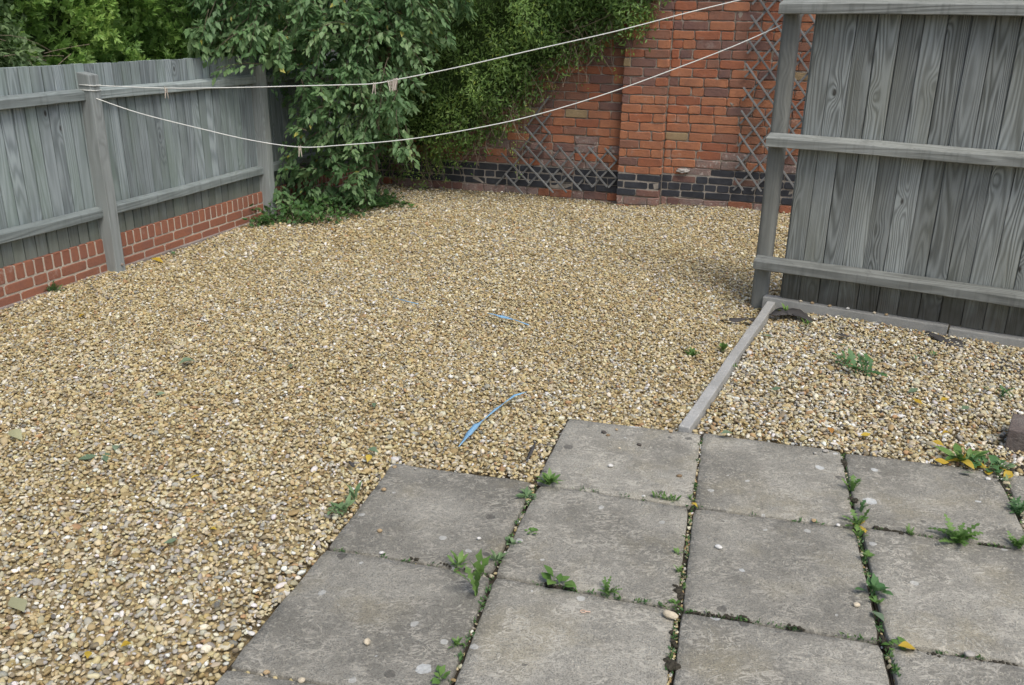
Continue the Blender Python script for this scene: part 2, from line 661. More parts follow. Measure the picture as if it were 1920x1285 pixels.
# ------------------------------------------------------------------ ground
def gz(x, y):
    """height of the gravel surface"""
    z = .013 * np.sin(1.7 * x + .6) * np.sin(1.3 * y) + .009 * np.sin(3.9 * x + 2.1 * y + 1) + .005 * np.sin(7.1 * x - 5.3 * y)
    d2 = ((x - 1.56) ** 2 + (y - 5.33) ** 2)
    z = z - .075 * np.exp(-d2 / .10)
    return z - .006


ground = ob('ground', mesh('ground', [(-60, -60, -.13), (60, -60, -.13), (60, 60, -.13), (-60, 60, -.13)], [(0, 1, 2, 3)], M_SOIL), kind='structure')
# sandy bed under the pebbles
nx, ny = 90, 110
X, Y = np.meshgrid(np.linspace(-4.2, 5.2, nx), np.linspace(1.2, 10.6, ny))
Z = gz(X, Y) - .0085
V = np.stack([X, Y, Z], -1).reshape(-1, 3)
ii = (np.arange(ny - 1)[:, None] * nx + np.arange(nx - 1)[None]).ravel()
T = np.concatenate([np.stack([ii, ii + 1, ii + nx + 1], -1), np.stack([ii, ii + nx + 1, ii + nx], -1)])
KA, KB = G(1283, 808)[:2], G(1452, 562)[:2]
kd = (KB - KA) / np.linalg.norm(KB - KA)
kn = np.array([kd[1], -kd[0]])
KL = np.linalg.norm(KB - KA)
SLABS_PX = [
    [(1067, 784), (1314, 814), (1295, 950), (1005, 904)], [(1319, 811), (1577, 847), (1602, 988), (1303, 948)],
    [(1584, 849), (1866, 886), (1935, 1030), (1610, 985)], [(1882, 888), (2180, 925), (2290, 1080), (1947, 1028)],
    [(738, 869), (999, 905), (921, 1072), (616, 1025)], [(1012, 908), (1290, 952), (1268, 1138), (929, 1075)],
    [(1302, 952), (1602, 991), (1648, 1199), (1281, 1142)], [(1617, 990), (1945, 1036), (2000, 1254), (1666, 1202)],
    [(1955, 1040), (2300, 1090), (2440, 1310), (2010, 1258)],
    [(611, 1031), (919, 1081), (827, 1318), (430, 1247)], [(929, 1082), (1264, 1143), (1236, 1400), (839, 1322)],
    [(1279, 1148), (1651, 1207), (1712, 1480), (1252, 1400)], [(1668, 1211), (2010, 1264), (2110, 1540), (1729, 1482)],
    [(424, 1256), (818, 1324), (690, 1640), (190, 1560)],
]
SLABS = [np.array([G(*p)[:2] for p in q]) for q in SLABS_PX]
SLABS = [list(q.mean(0) + (q - q.mean(0)) * 1.004) for q in SLABS]
shift = SLABS[13][0] - SLABS[9][0]
for k in (10, 11, 12):
    SLABS.append([p + shift for p in SLABS[k]])


def in_quad(q, x, y, grow=0.0):
    q = np.array(q)
    c = q.mean(0)
    q = c + (q - c) * (1 + grow / .3)
    ins = np.ones(x.shape, bool)
    sg = np.sign(np.cross(q[1] - q[0], q[2] - q[1]))
    for k in range(4):
        a, b = q[k], q[(k + 1) % 4]
        ins &= ((b[0] - a[0]) * (y - a[1]) - (b[1] - a[1]) * (x - a[0])) * sg >= 0
    return ins


in_bed = ((V[:, 0] - KA[0]) * kn[0] + (V[:, 1] - KA[1]) * kn[1] > .0) & ((V[:, :2] - RF.o[:2]) @ RF.n[:2] > 0)
V[in_bed, 2] = -.040
bed_mask = np.zeros(V.shape[0], bool)
for q in SLABS:
    bed_mask |= in_quad(q, V[:, 0], V[:, 1], .05)
V[bed_mask, 2] = -.055
ob('gravel_bed', tri_mesh('gravel_bed', V, T, M_SUB, smooth=True), kind='structure')

# ------------------------------------------------------------------ patio of paving slabs
allc = np.array([p for q in SLABS for p in q])
hull = [(allc[:, 0].min() + .0, 1.2), (allc[:, 0].max(), 1.2)]
bm = bmesh.new()
for q in SLABS:
    q = np.array(q)
    c = q.mean(0)
    vv = [bm.verts.new((*(c + (p - c) * 1.035), -.016)) for p in q]
    f = bm.faces.new(vv)
    if f.calc_area() and f.normal.z < 0: f.normal_flip()
me = bpy.data.meshes.new('patio')
bm.normal_update()
bm.to_mesh(me)
bm.free()
me.materials.append(M_SOIL)
# give neighbouring bedding pieces slightly different levels so none share a plane
for i, p in enumerate(me.polygons):
    for vi in p.vertices:
        me.vertices[vi].co.z -= .0006 * i
patio = ob('patio', me, kind='structure')


def slab_mesh(q, seed):
    r = np.random.default_rng(seed)
    q = np.array(q)
    c = q.mean(0)
    n = 18
    GRID = [0, .008] + [.008 + .984 * k_ / (n - 2) for k_ in range(1, n - 2)] + [.992, 1]
    ph = r.uniform(0, 6.28, 8)
    tilt = r.uniform(-.006, .006, 2)
    V, Fc = [], []

    def pos(a, b):
        p = (q[0] * (1 - a) * (1 - b) + q[1] * a * (1 - b) + q[2] * a * b + q[3] * (1 - a) * b) - c
        return p

    def edge(a, b):
        p = pos(a, b)
        # wandering edges and blunted corners
        e = .0025 * math.sin(17 * (a + 2 * b) + ph[0]) + .0018 * math.sin(41 * (a - b) + ph[1])
        k = max(abs(a - .5), abs(b - .5)) * 2
        p = p * (1 + (e + .003) * k ** 6)
        corner = abs(a - .5) * abs(b - .5) * 4
        return p * (1 - .02 * max(0, corner - .86) / .14)
    for j in range(n + 1):
        for i in range(n + 1):
            a, b = GRID[i], GRID[j]
            x, y = edge(a, b)
            z = .0022 * math.sin(9 * x + ph[2]) * math.sin(11 * y + ph[3]) + .0012 * math.sin(31 * x + ph[4] + 17 * y) + .0008 * r.normal()
            z += tilt[0] * x + tilt[1] * y
            rim = min(i, j, n - i, n - j)
            if rim == 0: z -= .004 + .002 * abs(r.normal())
            V.append((x, y, z))
    idx = lambda i, j: j * (n + 1) + i
    for j in range(n):
        for i in range(n):
            Fc.append((idx(i, j + 1), idx(i + 1, j + 1), idx(i + 1, j), idx(i, j)))
    ring = [idx(i, 0) for i in range(n)] + [idx(n, j) for j in range(n)] + [idx(n - i, n) for i in range(n)] + [idx(0, n - j) for j in range(n)]
    base = len(V)
    for k in ring:
        V.append((V[k][0] * 1.002, V[k][1] * 1.002, -.05))
    m_ = len(ring)
    for k in range(m_):
        Fc.append((ring[k], ring[(k + 1) % m_], base + (k + 1) % m_, base + k))
    me = mesh('paving_slab', V, Fc, M_SLAB, smooth=True)
    bm = bmesh.new()
    bm.from_mesh(me)
    bmesh.ops.recalc_face_normals(bm, faces=bm.faces)
    bm.to_mesh(me)
    bm.free()
    me.polygons.foreach_set('use_smooth', [True] * len(me.polygons))
    return me, c


for i, q in enumerate(SLABS):
    me, c = slab_mesh(q, 100 + i)
    ob('paving_slab', me, patio, loc=(c[0], c[1], .0 + random.uniform(-.002, .002)))

# ------------------------------------------------------------------ concrete kerb between yard and planting bed
km = box_mesh('kerb_edging', KL, .052, .15, M_KERB, bevel=.006, seg=2, cuts=14, jit=.0018, seed=3)
ko = ob('kerb_edging', km, label='long pale concrete edging strip running from the patio slabs to the grey fence post', cat='kerb')
mid = (KA + KB) / 2
Mk = Matrix.Identity(4)
for i in range(2):
    Mk[i][0], Mk[i][1] = kd[i], kn[i]
Mk[0][3], Mk[1][3], Mk[2][3] = mid[0] - kn[0] * .026, mid[1] - kn[1] * .026, -.128
Mk[0][1], Mk[1][1] = kn[0], kn[1]
Mk[2][2] = 1
if Mk.to_3x3().determinant() < 0:
    Mk[0][1], Mk[1][1] = -kn[0], -kn[1]
    Mk[0][3], Mk[1][3] = mid[0] + kn[0] * .026, mid[1] + kn[1] * .026
ko.matrix_world = Mk

# ------------------------------------------------------------------ pebbles
peb_col = bpy.data.collections.new('pebble_shapes')
PEBS = []
for k in range(8):
    bm = bmesh.new()
    bmesh.ops.create_icosphere(bm, subdivisions=2, radius=.5)
    r = np.random.default_rng(500 + k)
    dirs = r.normal(size=(7, 3))
    dirs /= np.linalg.norm(dirs, axis=1)[:, None]
    cut = r.uniform(.30, .46, 7)
    for v in bm.verts:
        p = np.array(v.co)
        for d_, c_ in zip(dirs, cut):                      # worn facets
            over = p @ d_ - c_
            if over > 0: p = p - d_ * over * .8
        v.co = p * (1 + .05 * r.normal())
    me = bpy.data.meshes.new('pebble_shape')
    bm.to_mesh(me)
    bm.free()
    me.polygons.foreach_set('use_smooth', [True] * len(me.polygons))
    me.materials.append(M_PEB)
    o = bpy.data.objects.new('pebble_shape', me)
    peb_col.objects.link(o)
    PEBS.append(me)

ng = bpy.data.node_groups.new('scatter_pebbles', 'GeometryNodeTree')
ng.interface.new_socket('Geometry', in_out='INPUT', socket_type='NodeSocketGeometry')
ng.interface.new_socket('Geometry', in_out='OUTPUT', socket_type='NodeSocketGeometry')
gi, go = ng.nodes.new('NodeGroupInput'), ng.nodes.new('NodeGroupOutput')
ci = ng.nodes.new('GeometryNodeCollectionInfo')
ci.inputs['Collection'].default_value = peb_col
ci.inputs['Separate Children'].default_value = True
ci.inputs['Reset Children'].default_value = True
iop = ng.nodes.new('GeometryNodeInstanceOnPoints')
iop.inputs['Pick Instance'].default_value = True


def named(nm, typ):
    n_ = ng.nodes.new('GeometryNodeInputNamedAttribute')
    n_.data_type = typ
    n_.inputs['Name'].default_value = nm
    return n_.outputs[0]


ng.links.new(gi.outputs[0], iop.inputs['Points'])
ng.links.new(ci.outputs[0], iop.inputs['Instance'])
ng.links.new(named('idx', 'INT'), iop.inputs['Instance Index'])
ng.links.new(named('rot', 'FLOAT_VECTOR'), iop.inputs['Rotation'])
ng.links.new(named('scl', 'FLOAT_VECTOR'), iop.inputs['Scale'])
ng.links.new(iop.outputs[0], go.inputs[0])

PAL_MAIN = np.array([(.46, .360, .175), (.52, .425, .225), (.39, .290, .125), (.57, .49, .30), (.31, .220, .10), (.44, .38, .25),
                     (.35, .33, .275), (.63, .58, .43), (.24, .195, .12), (.72, .70, .62), (.40, .240, .115), (.14, .135, .12)]) * np.array([.93, .95, 1.0])
W_MAIN = np.array([.20, .18, .15, .14, .095, .08, .05, .07, .04, .022, .018, .006])
W_BED = np.array([.09, .10, .07, .14, .06, .11, .11, .14, .05, .09, .05, .012])

W_GREY = np.array([.11, .12, .08, .15, .06, .12, .13, .13, .05, .06, .02, .012])


def scatter(name, x, y, z, size, weights, label=None, flat=.55, grey=None, dirt=None):
    n = len(x)
    me = bpy.data.meshes.new(name)
    me.vertices.add(n)
    me.vertices.foreach_set('co', np.stack([x, y, z], -1).astype(np.float32).ravel())
    w = weights / weights.sum()
    if grey is None:
        ci_ = rng.choice(len(w), n, p=w)
    else:
        wb = W_GREY / W_GREY.sum()
        ci_ = np.where(rng.random(n) < grey, rng.choice(len(w), n, p=wb), rng.choice(len(w), n, p=w))
    col = PAL_MAIN[ci_] * rng.uniform(.76, 1.22, (n, 1)) * rng.uniform(.96, 1.04, (n, 3))
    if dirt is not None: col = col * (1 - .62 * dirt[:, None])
    col = np.concatenate([np.clip(col, 0, .85), np.ones((n, 1))], 1)
    s = size * np.exp(rng.normal(0, .29, n))
    scl = np.stack([s * rng.uniform(1.0, 1.5, n), s * rng.uniform(.75, 1.05, n), s * rng.uniform(.42, .8, n) * (flat / .55)], -1)
    rot = np.stack([rng.normal(0, .42, n), rng.normal(0, .42, n), rng.uniform(0, 6.283, n)], -1)
    for nm, typ, dat, key in (('rot', 'FLOAT_VECTOR', rot, 'vector'), ('scl', 'FLOAT_VECTOR', scl, 'vector'),
                              ('col', 'FLOAT_COLOR', col, 'color')):
        a = me.attributes.new(nm, typ, 'POINT')
        a.data.foreach_set(key, dat.astype(np.float32).ravel())
    a = me.attributes.new('idx', 'INT', 'POINT')
    a.data.foreach_set('value', rng.integers(0, len(PEBS), n).astype(np.int32))
    me.materials.append(M_PEB)
    o = ob(name, me, kind='stuff')
    if label:
        o['label'] = label
        o['category'] = 'gravel'
    md = o.modifiers.new('scatter', 'NODES')
    md.node_group = ng
    return o


def jgrid(x0, x1, y0, y1, sp):
    xs, ys = np.meshgrid(np.arange(x0, x1, sp), np.arange(y0, y1, sp))
    n = xs.size
    return xs.ravel() + rng.uniform(-.55, .55, n) * sp, ys.ravel() + rng.uniform(-.55, .55, n) * sp


def frame_t(fr, x, y): return (x - fr.o[0]) * fr.n[0] + (y - fr.o[1]) * fr.n[1]
def frame_s(fr, x, y): return (x - fr.o[0]) * fr.d[0] + (y - fr.o[1]) * fr.d[1]
def kerb_side(x, y): return (x - KA[0]) * kn[0] + (y - KA[1]) * kn[1]
def kerb_along(x, y): return (x - KA[0]) * kd[0] + (y - KA[1]) * kd[1]


def visible(x, y, mg=260):
    u, v, z = project(np.stack([x, y, 0 * x], -1))
    return (z > .2) & (u > -mg) & (u < 1920 + mg) & (v > -50) & (v < 1285 + mg * .8)


def not_slab(x, y):
    ok = np.ones(x.shape, bool)
    for q in SLABS:
        ok &= ~in_quad(q, x, y, -.004)
    c = np.array([p for q in SLABS for p in q])
    # no pebbles on the joints inside the patio (they get their own grit)
    for q in SLABS:
        ok &= ~in_quad(q, x, y, .008)
    return ok


def yard_points(y0, y1, sp):
    x, y = jgrid(-4.0, 4.0, y0, y1, sp)
    k = visible(x, y) & (frame_t(LF, x, y) > -.005) & (frame_t(WF, x, y) > -.02)
    pil = (frame_s(WF, x, y) > .03) & (frame_s(WF, x, y) < .47) & (frame_t(WF, x, y) < .09)
    k &= ~pil
    ks, ka = kerb_side(x, y), kerb_along(x, y)
    right_of_kerb = ks > -.034
    behind = frame_t(RF, x, y) < -.05
    k &= ~(right_of_kerb & ~behind)
    k &= (x < 3.4)
    x, y = x[k], y[k]
    k = not_slab(x, y)
    # keep the strip below the kerb's foot and beside the slabs
    return x[k], y[k]


xa, ya = yard_points(1.6, 6.4, .0130)
xb, yb = yard_points(6.4, 10.2, .0165)
x, y = np.concatenate([xa, xb]), np.concatenate([ya, yb])
z = gz(x, y) + rng.uniform(-.012, .006, len(x))
size = np.where(y < 6.4, .0146, .0168)
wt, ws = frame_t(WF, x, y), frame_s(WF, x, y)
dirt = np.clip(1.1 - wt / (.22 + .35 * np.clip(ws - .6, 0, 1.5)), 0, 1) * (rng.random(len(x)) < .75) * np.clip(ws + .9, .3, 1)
greyness = np.clip(.22 + .95 * np.clip((3.3 - y) / 1.3, 0, 1) * np.clip((.4 - x) / 1.0, 0, 1) + .55 * np.clip((y - 7.2) / 2, 0, 1)
                   + .25 * np.sin(2.3 * x + 1.0) * np.sin(1.9 * y + .5), 0, 1)
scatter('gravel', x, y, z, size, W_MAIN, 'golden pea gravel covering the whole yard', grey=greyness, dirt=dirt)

x, y = jgrid(.5, 4.2, 2.6, 5.8, .0140)
k = visible(x, y) & (kerb_side(x, y) > .034) & (frame_t(RF, x, y) > .055)
x, y = x[k], y[k]
k = not_slab(x, y)
x, y = x[k], y[k]


def bed_z(x, y):
    return gz(x, y) * .5 + .012 * np.sin(4 * x) * np.sin(5 * y) - .006 - .012 * np.clip((x - 2.3) / .6, 0, 1)


scatter('gravel', x, y, bed_z(x, y) + rng.uniform(-.012, .006, len(x)), np.full(len(x), .0158), W_BED,
        'paler gravel filling the bed between kerb and tall grey fence')

# grit lying in the open joints of the patio
jx, jy, jz, js = [], [], [], []
def grit(p, q, n, wdt=.010):
    a, b = G(*p)[:2], G(*q)[:2]
    t_ = rng.random(n)
    d_ = (b - a) / np.linalg.norm(b - a)
    nn_ = np.array([-d_[1], d_[0]])
    pp = a + (b - a) * t_[:, None] + nn_ * rng.uniform(-wdt, wdt, n)[:, None]
    jx.extend(pp[:, 0]); jy.extend(pp[:, 1]); jz.extend(rng.uniform(-.019, -.010, n)); js.extend(rng.uniform(.006, .012, n))
for p, q, n, w in (((1316, 815), (1299, 945), 70, .006), ((1297, 955), (1275, 1135), 90, .007), ((1272, 1145), (1250, 1290), 80, .007),
                   ((1006, 908), (926, 1072), 24, .006), ((924, 1085), (835, 1300), 20, .004), ((1608, 990), (1655, 1200), 20, .006),
                   ((1658, 1205), (1690, 1285), 20, .006), ((1580, 850), (1604, 985), 25, .005), ((614, 1029), (915, 1078), 22, .004),
                   ((428, 1252), (820, 1322), 24, .006), ((1300, 950), (1600, 990), 14, .003), ((1870, 888), (1940, 1028), 30, .008)):
    grit(p, q, n, w)
scatter('joint_grit', np.array(jx), np.array(jy), np.array(jz), np.array(js), W_BED, 'small gravel and grit caught in the joints between paving slabs')

# ------------------------------------------------------------------ left fence on its brick plinth
S_END = 4.06
lf = empty('board_fence', None, 'low blue-grey board fence on a red brick plinth', 'fence', M=LF.matrix(0, 0, 0))


def board_mesh(name, w, h, th, mat, seed, gap=.008):
    """a rebated board with an open groove: x -w/2..w/2, y back 0, front th, z 0..h"""
    r = random.Random(seed)
    n = 9
    V, Fc = [], []
    p1, p2, p3 = r.uniform(0, 6), r.uniform(0, 6), r.uniform(0, 6)
    m_ = 8
    for k in range(n):
        z_ = h * k / (n - 1)
        cup = .0022 * math.sin(z_ * 2.3 + p1)
        wl = .0018 * math.sin(z_ * 4 + p2) + .0010 * math.sin(z_ * 11 + p3)
        wr = .0016 * math.sin(z_ * 3.4 + p3)
        zt = z_ + (r.uniform(-.004, .004) if k == n - 1 else 0)
        g = gap + wl
        V += [(-w / 2 - .008, cup, z_), (w / 2 + wr, cup, z_), (w / 2 + wr, cup + th - .0015, zt), (w / 2 - .0025 + wr, cup + th, zt),
              (-w / 2 + g + .0025, cup + th, zt), (-w / 2 + g, cup + th - .0015, zt), (-w / 2 + g, cup + .003, zt), (-w / 2 - .008, cup + .003, zt)]
    for k in range(n - 1):
        for a in range(m_):
            b = (a + 1) % m_
            Fc.append((k * m_ + a, k * m_ + b, (k + 1) * m_ + b, (k + 1) * m_ + a))
    Fc.append(tuple(range(m_))[::-1])
    Fc.append(tuple(range((n - 1) * m_, n * m_)))
    me = mesh(name, V, Fc, mat)
    bm = bmesh.new()
    bm.from_mesh(me)
    bmesh.ops.recalc_face_normals(bm, faces=bm.faces)
    bm.to_mesh(me)
    bm.free()
    return me


BVL = [board_mesh('board', .093, 1.40 - .243, .018, M_WOOD_L, 40 + k, .0085) for k in range(6)]
s = -2.35
k = 0
while s < S_END:
    pitch_ = random.uniform(.084, .094)
    o = ob('board', BVL[random.randrange(6)], lf)
    o.location = (s + pitch_ / 2, -.034 + random.uniform(-.003, .003), .243 + random.uniform(-.004, .004))
    o.scale = ((pitch_ + random.uniform(-.001, .001)) / .093, 1, 1)
    o.rotation_euler = (random.uniform(-.003, .003), random.uniform(-.002, .002), random.uniform(-.05, .05))
    s += pitch_
    k += 1

# rails run from post to post; top sloped to shed water
def rail_mesh(name, x0, x1, depth, h, slope, mat, seed=0):
    r = random.Random(seed)
    n = 26
    V, Fc = [], []
    ph = r.uniform(0, 6)
    for k in range(n + 1):
        x_ = x0 + (x1 - x0) * k / n
        dz = .003 * math.sin(x_ * 3 + ph) + r.uniform(-.0012, .0012)
        dy = .002 * math.sin(x_ * 5 + ph) + r.uniform(-.0015, .0015)
        V += [(x_, 0, 0 + dz), (x_, depth - .004 + dy, dz), (x_, depth + dy, .004 + dz), (x_, depth + dy, h - .004 + dz), (x_, depth - .004 + dy, h + dz), (x_, 0, h + slope + dz)]
    for k in range(n):
        for a in range(6):
            b = (a + 1) % 6
            Fc.append((k * 6 + a, k * 6 + b, (k + 1) * 6 + b, (k + 1) * 6 + a))
    Fc.append(tuple(range(6)))
    Fc.append(tuple(range(n * 6, n * 6 + 6)))
    me = mesh(name, V, Fc, mat)
    bm = bmesh.new()
    bm.from_mesh(me)
    bmesh.ops.recalc_face_normals(bm, faces=bm.faces)
    bm.to_mesh(me)
    bm.free()
    return me


POSTS_L = [(-1.85, 1.34, 0), (.105, 1.345, .0), (2.055, 1.33, .0), (4.0, 1.33, 0)]
for a, b in ((-2.4, -1.90), (-1.80, .062), (.148, 2.01), (2.10, 3.95)):
    for z0 in (1.172, .398):
        me = rail_mesh('rail', 0, b - a, .045, .058, .016, M_RAIL_L, int(a * 100) + int(z0 * 10))
        ob('rail', me, lf, M=Matrix.Translation((a, -.010, z0)))
for sx, hh, ln in POSTS_L:
    me = box_mesh('post', .088, .112, hh + .12, M_POST_L, bevel=.006, seg=2, cuts=8, jit=.0012, seed=int(sx * 10))
    for v in me.vertices:                                    # weathered, slightly sloping top
        if v.co.z > hh: v.co.z += (.056 - v.co.y) * .16
    po = ob('post', me, lf, M=Matrix.Translation((sx, -.030, -.12)))
    ob('bolt', mesh('bolt', *tube([(0, 0, 0), (0, .012, 0)], .009, 8), M_STEEL), po, M=Matrix.Translation((.012, .110, .175)))
# plinth
def brick_mesh(name, L, Hh, D, mat, seed, rnd=.006, jit=.0022):
    """x centred, front face at y=0, depth to -D, z 0..Hh; worn irregular arrises"""
    r = random.Random(seed)
    ou = []
    for fx, fz in ((-.5, .12), (-.42, 0), (0, 0), (.42, 0), (.5, .12), (.5, .88), (.42, 1), (0, 1), (-.42, 1), (-.5, .88)):
        if abs(fx) == .42: fx = math.copysign(.5 - min(.012, .08 * L) / L, fx)
        ou.append((fx * L + r.uniform(-jit, jit), fz * Hh + r.uniform(-jit, jit)))
    n = len(ou)
    V = [(x_, -D, z_) for x_, z_ in ou] + [(x_, -rnd + r.uniform(-.002, .001), z_) for x_, z_ in ou]
    for x_, z_ in ou:
        V.append((x_ * (1 - 2 * rnd / L), r.uniform(-.0015, .0015), Hh / 2 + (z_ - Hh / 2) * (1 - 2 * rnd / Hh)))
    Fc = []
    for ring in range(2):
        for k in range(n):
            j = (k + 1) % n
            Fc.append((ring * n + k, ring * n + j, (ring + 1) * n + j, (ring + 1) * n + k))
    Fc.append(tuple(range(2 * n, 3 * n)))
    me = mesh(name, V, Fc, mat)
    bm = bmesh.new()
    bm.from_mesh(me)
    bmesh.ops.recalc_face_normals(bm, faces=bm.faces)
    # open back: make sure the front points to +y
    f = max(bm.faces, key=lambda f_: len(f_.verts))
    if f.normal.y < 0: bmesh.ops.reverse_faces(bm, faces=bm.faces)
    bm.to_mesh(me)
    bm.free()
    return me


pw = empty('plinth_wall', None, 'low red brick plinth wall with a brick-on-edge top under the board fence', 'wall', M=LF.matrix(0, 0, 0))
V, Fc = prism([(-.105, -.12), (-.0035, -.12), (-.0035, .238), (-.105, .238)], -2.4, S_END + .02)
ob('mortar', mesh('mortar', V, Fc, M_MORTAR_L), pw)
V, Fc = prism([(-.10, -.12), (.012, -.12), (.012, .008), (.004, .016), (-.10, .016)], -2.4, S_END + .015)
ob('footing', mesh('footing', V, Fc, M_FOOT), pw)
SOL = [brick_mesh('brick', .065, .098, .09, BM['modern'], 60 + i, .004, .001) for i in range(4)]
STR = [brick_mesh('brick', .215, .064, .09, BM['modern'], 70 + i, .004, .001) for i in range(4)]
HDR = [brick_mesh('brick', .102, .064, .09, BM['modern'], 80 + i, .004, .001) for i in range(3)]
s = -2.38
while s < S_END:
    ob('brick', random.choice(SOL), pw, M=Matrix.Translation((s, 0, .147)))
    s += .0752
for row, z0 in enumerate((.074, .0)):
    s = -2.36 + (.11 if row else 0)
    while s < S_END - .05:
        if random.random() < .14:
            ob('brick', random.choice(HDR), pw, M=Matrix.Translation((s + .051, 0, z0)))
            s += .112
        else:
            ob('brick', random.choice(STR), pw, M=Matrix.Translation((s + .1075, 0, z0)))
            s += .2255

# ------------------------------------------------------------------ back wall of old brick
wall = empty('brick_wall', None, 'tall old orange brick wall with a dark blue-brick base and a pilaster', 'wall', M=WF.matrix(0, 0, 0))
# the empty's local x = s (to the left), y = towards the yard
WALL_S0, WALL_S1, WALL_H = -4.6, 3.42, 2.42
n_s, n_z = 160, 48
ss, zz = np.meshgrid(np.linspace(WALL_S0, WALL_S1, n_s), np.linspace(-.15, WALL_H, n_z))
yy = -.011 + .0035 * rng.normal(size=ss.shape)
V = [tuple(p) for p in np.stack([ss, yy, zz], -1).reshape(-1, 3)]
Fc = []
for j in range(n_z - 1):
    for i in range(n_s - 1):
        a = j * n_s + i
        Fc.append((a, a + n_s, a + n_s + 1, a + 1))
b0 = len(V)
V += [(WALL_S0, -.23, -.15), (WALL_S1, -.23, -.15), (WALL_S1, -.23, WALL_H), (WALL_S0, -.23, WALL_H)]
tl, tr_ = (n_z - 1) * n_s, n_z * n_s - 1
Fc += [(b0, b0 + 1, b0 + 2, b0 + 3)[::-1], tuple(range(tl, tr_ + 1)) + (b0 + 2, b0 + 3),
       tuple(j * n_s for j in range(n_z)) + (b0 + 3, b0), tuple(j * n_s + n_s - 1 for j in range(n_z - 1, -1, -1)) + (b0 + 1, b0 + 2)]
ob('mortar', mesh('mortar', V, Fc, M_MORTAR), wall)
PIL0, PIL1, PIL_T = .045, .475, .10
V, Fc = prism([(-.02, -.15), (PIL_T - .010, -.15), (PIL_T - .010, WALL_H + .004), (-.02, WALL_H + .004)], PIL0 + .010, PIL1 - .010)
pilaster = ob('pilaster', mesh('pilaster', V, Fc, M_MORTAR), wall)
V, Fc = prism([(-.26, WALL_H + .006), (.05, WALL_H + .006), (.05, WALL_H + .05), (-.10, WALL_H + .11), (-.26, WALL_H + .05)], WALL_S0, WALL_S1)
ob('coping', mesh('coping', V, Fc, M_FOOT), wall)

M_POINT = mortar_mat('pale_pointing', (.33, .30, .26), (.27, .245, .21), (.16, .145, .125))
for a_, b_, t_ in ((WALL_S0, PIL0, 0), (PIL1, WALL_S1, 0), (PIL0 + .012, PIL1 - .012, PIL_T)):
    V, Fc = prism([(t_ - .06, .082), (t_ - .0045, .082), (t_ - .0045, .312), (t_ - .06, .312)], a_, b_)
    ob('pointing', mesh('pointing', V, Fc, M_POINT), wall)

BR_L = {'S': .231, 'H': .112}
bricks = []                      # (s_centre, z, kind, mat, t)
z = -.09
row = 0
while z < WALL_H - .03:
    if z < .07: hgt, dark = .085, None
    elif row in (2, 3, 4): hgt, dark = .075, True
    elif row == 5: hgt, dark = .075, 'right'
    else: hgt, dark = .0852, False
    for (a, b, tt, zone) in ((WALL_S0, PIL0, 0, 'R'), (PIL0, PIL1, PIL_T, 'P'), (PIL1, WALL_S1, 0, 'L')):
        s = a
        first = True
        while s < b - .03:
            if zone == 'P':
                kind = ('S', 'H')[0] if (row % 2 == 0 or not first) else 'H'
                if row % 2 and first: kind = 'H'
            elif row == 3: kind = 'H'
            elif first and row % 2: kind = 'H'
            else: kind = 'H' if random.random() < .27 else 'S'
            first = False
            L = BR_L[kind] * (random.uniform(.97, 1.03))
            pitch_ = L + .0085
            if s + pitch_ > b - .04: L = b - s - (.002 if zone == 'P' else .008); pitch_ = b - s + .001
            if L < .03: break
            sc_ = s + L / 2
            # which clay
            dk = dark is True or (dark == 'right' and sc_ < -.33)
            r = random.random()
            if z < .07: mt = random.choice(['pink', 'pink', 'pink', 'red', 'purple'])
            elif dk: mt = 'blue' if r < .93 else 'purple'
            else:
                zc = z + .04
                if zc > 1.05:
                    mt = ('orange' if r < .22 else 'red' if r < .52 else 'brown' if r < .80 else 'purple' if r < .985 else 'buff')
                    if zone == 'R' and zc < 1.35 and r < .45: mt = 'orange'
                else:
                    mt = ('orange' if r < .66 else 'red' if r < .78 else 'brown' if r < .89 else 'purple' if r < .975 else 'buff')
                if zone == 'L' and zc < .62 and random.random() < .42: mt = 'pink'
                if zone == 'R' and zc < .52 and random.random() < .25: mt = 'pink'
                if zone == 'L' and sc_ > .95 and random.random() < .6: mt = random.choice(['brown', 'brown', 'purple'])
            bricks.append((sc_, z, L, hgt - .0088, mt, tt + random.uniform(-.004, .003)))
            s += pitch_
    z += hgt
    row += 1


def brick_score(b):
    p = WF.P(b[0], b[5], b[1] + .03)
    u, v, _ = project(p)
    if not (700 < u < 1500 and -15 < v < 420): return -1e6
    if u > 1470: return -1e5
    sc_ = b[2] * 1000
    lim = np.interp(u, [800, 900, 950, 1000, 1050, 1100, 1200, 1230], [330, 270, 200, 150, 110, 80, 30, -20])   # hidden by the climber
    if v < lim: sc_ -= 5000 + (lim - v) * 20
    if b[1] < -.03: sc_ -= 8000
    return sc_


order = sorted(range(len(bricks)), key=lambda i: -brick_score(bricks[i]))
SHARED = {}


def shared_brick(L, Hh, mt):
    key = (round(L / .02), round(Hh, 3), mt, random.randrange(4) if L > .09 else 0)
    if key not in SHARED:
        pk = mt == 'pink'
        SHARED[key] = brick_mesh('brick', max(.03, key[0] * .02), Hh, .10, BM[mt], sum(map(ord, str(key))),
                                 .004 if mt == 'blue' else .0055, .0015 if mt == 'blue' else (.007 if pk else .0046))
    me = SHARED[key]
    return me, L / max(.03, key[0] * .02)


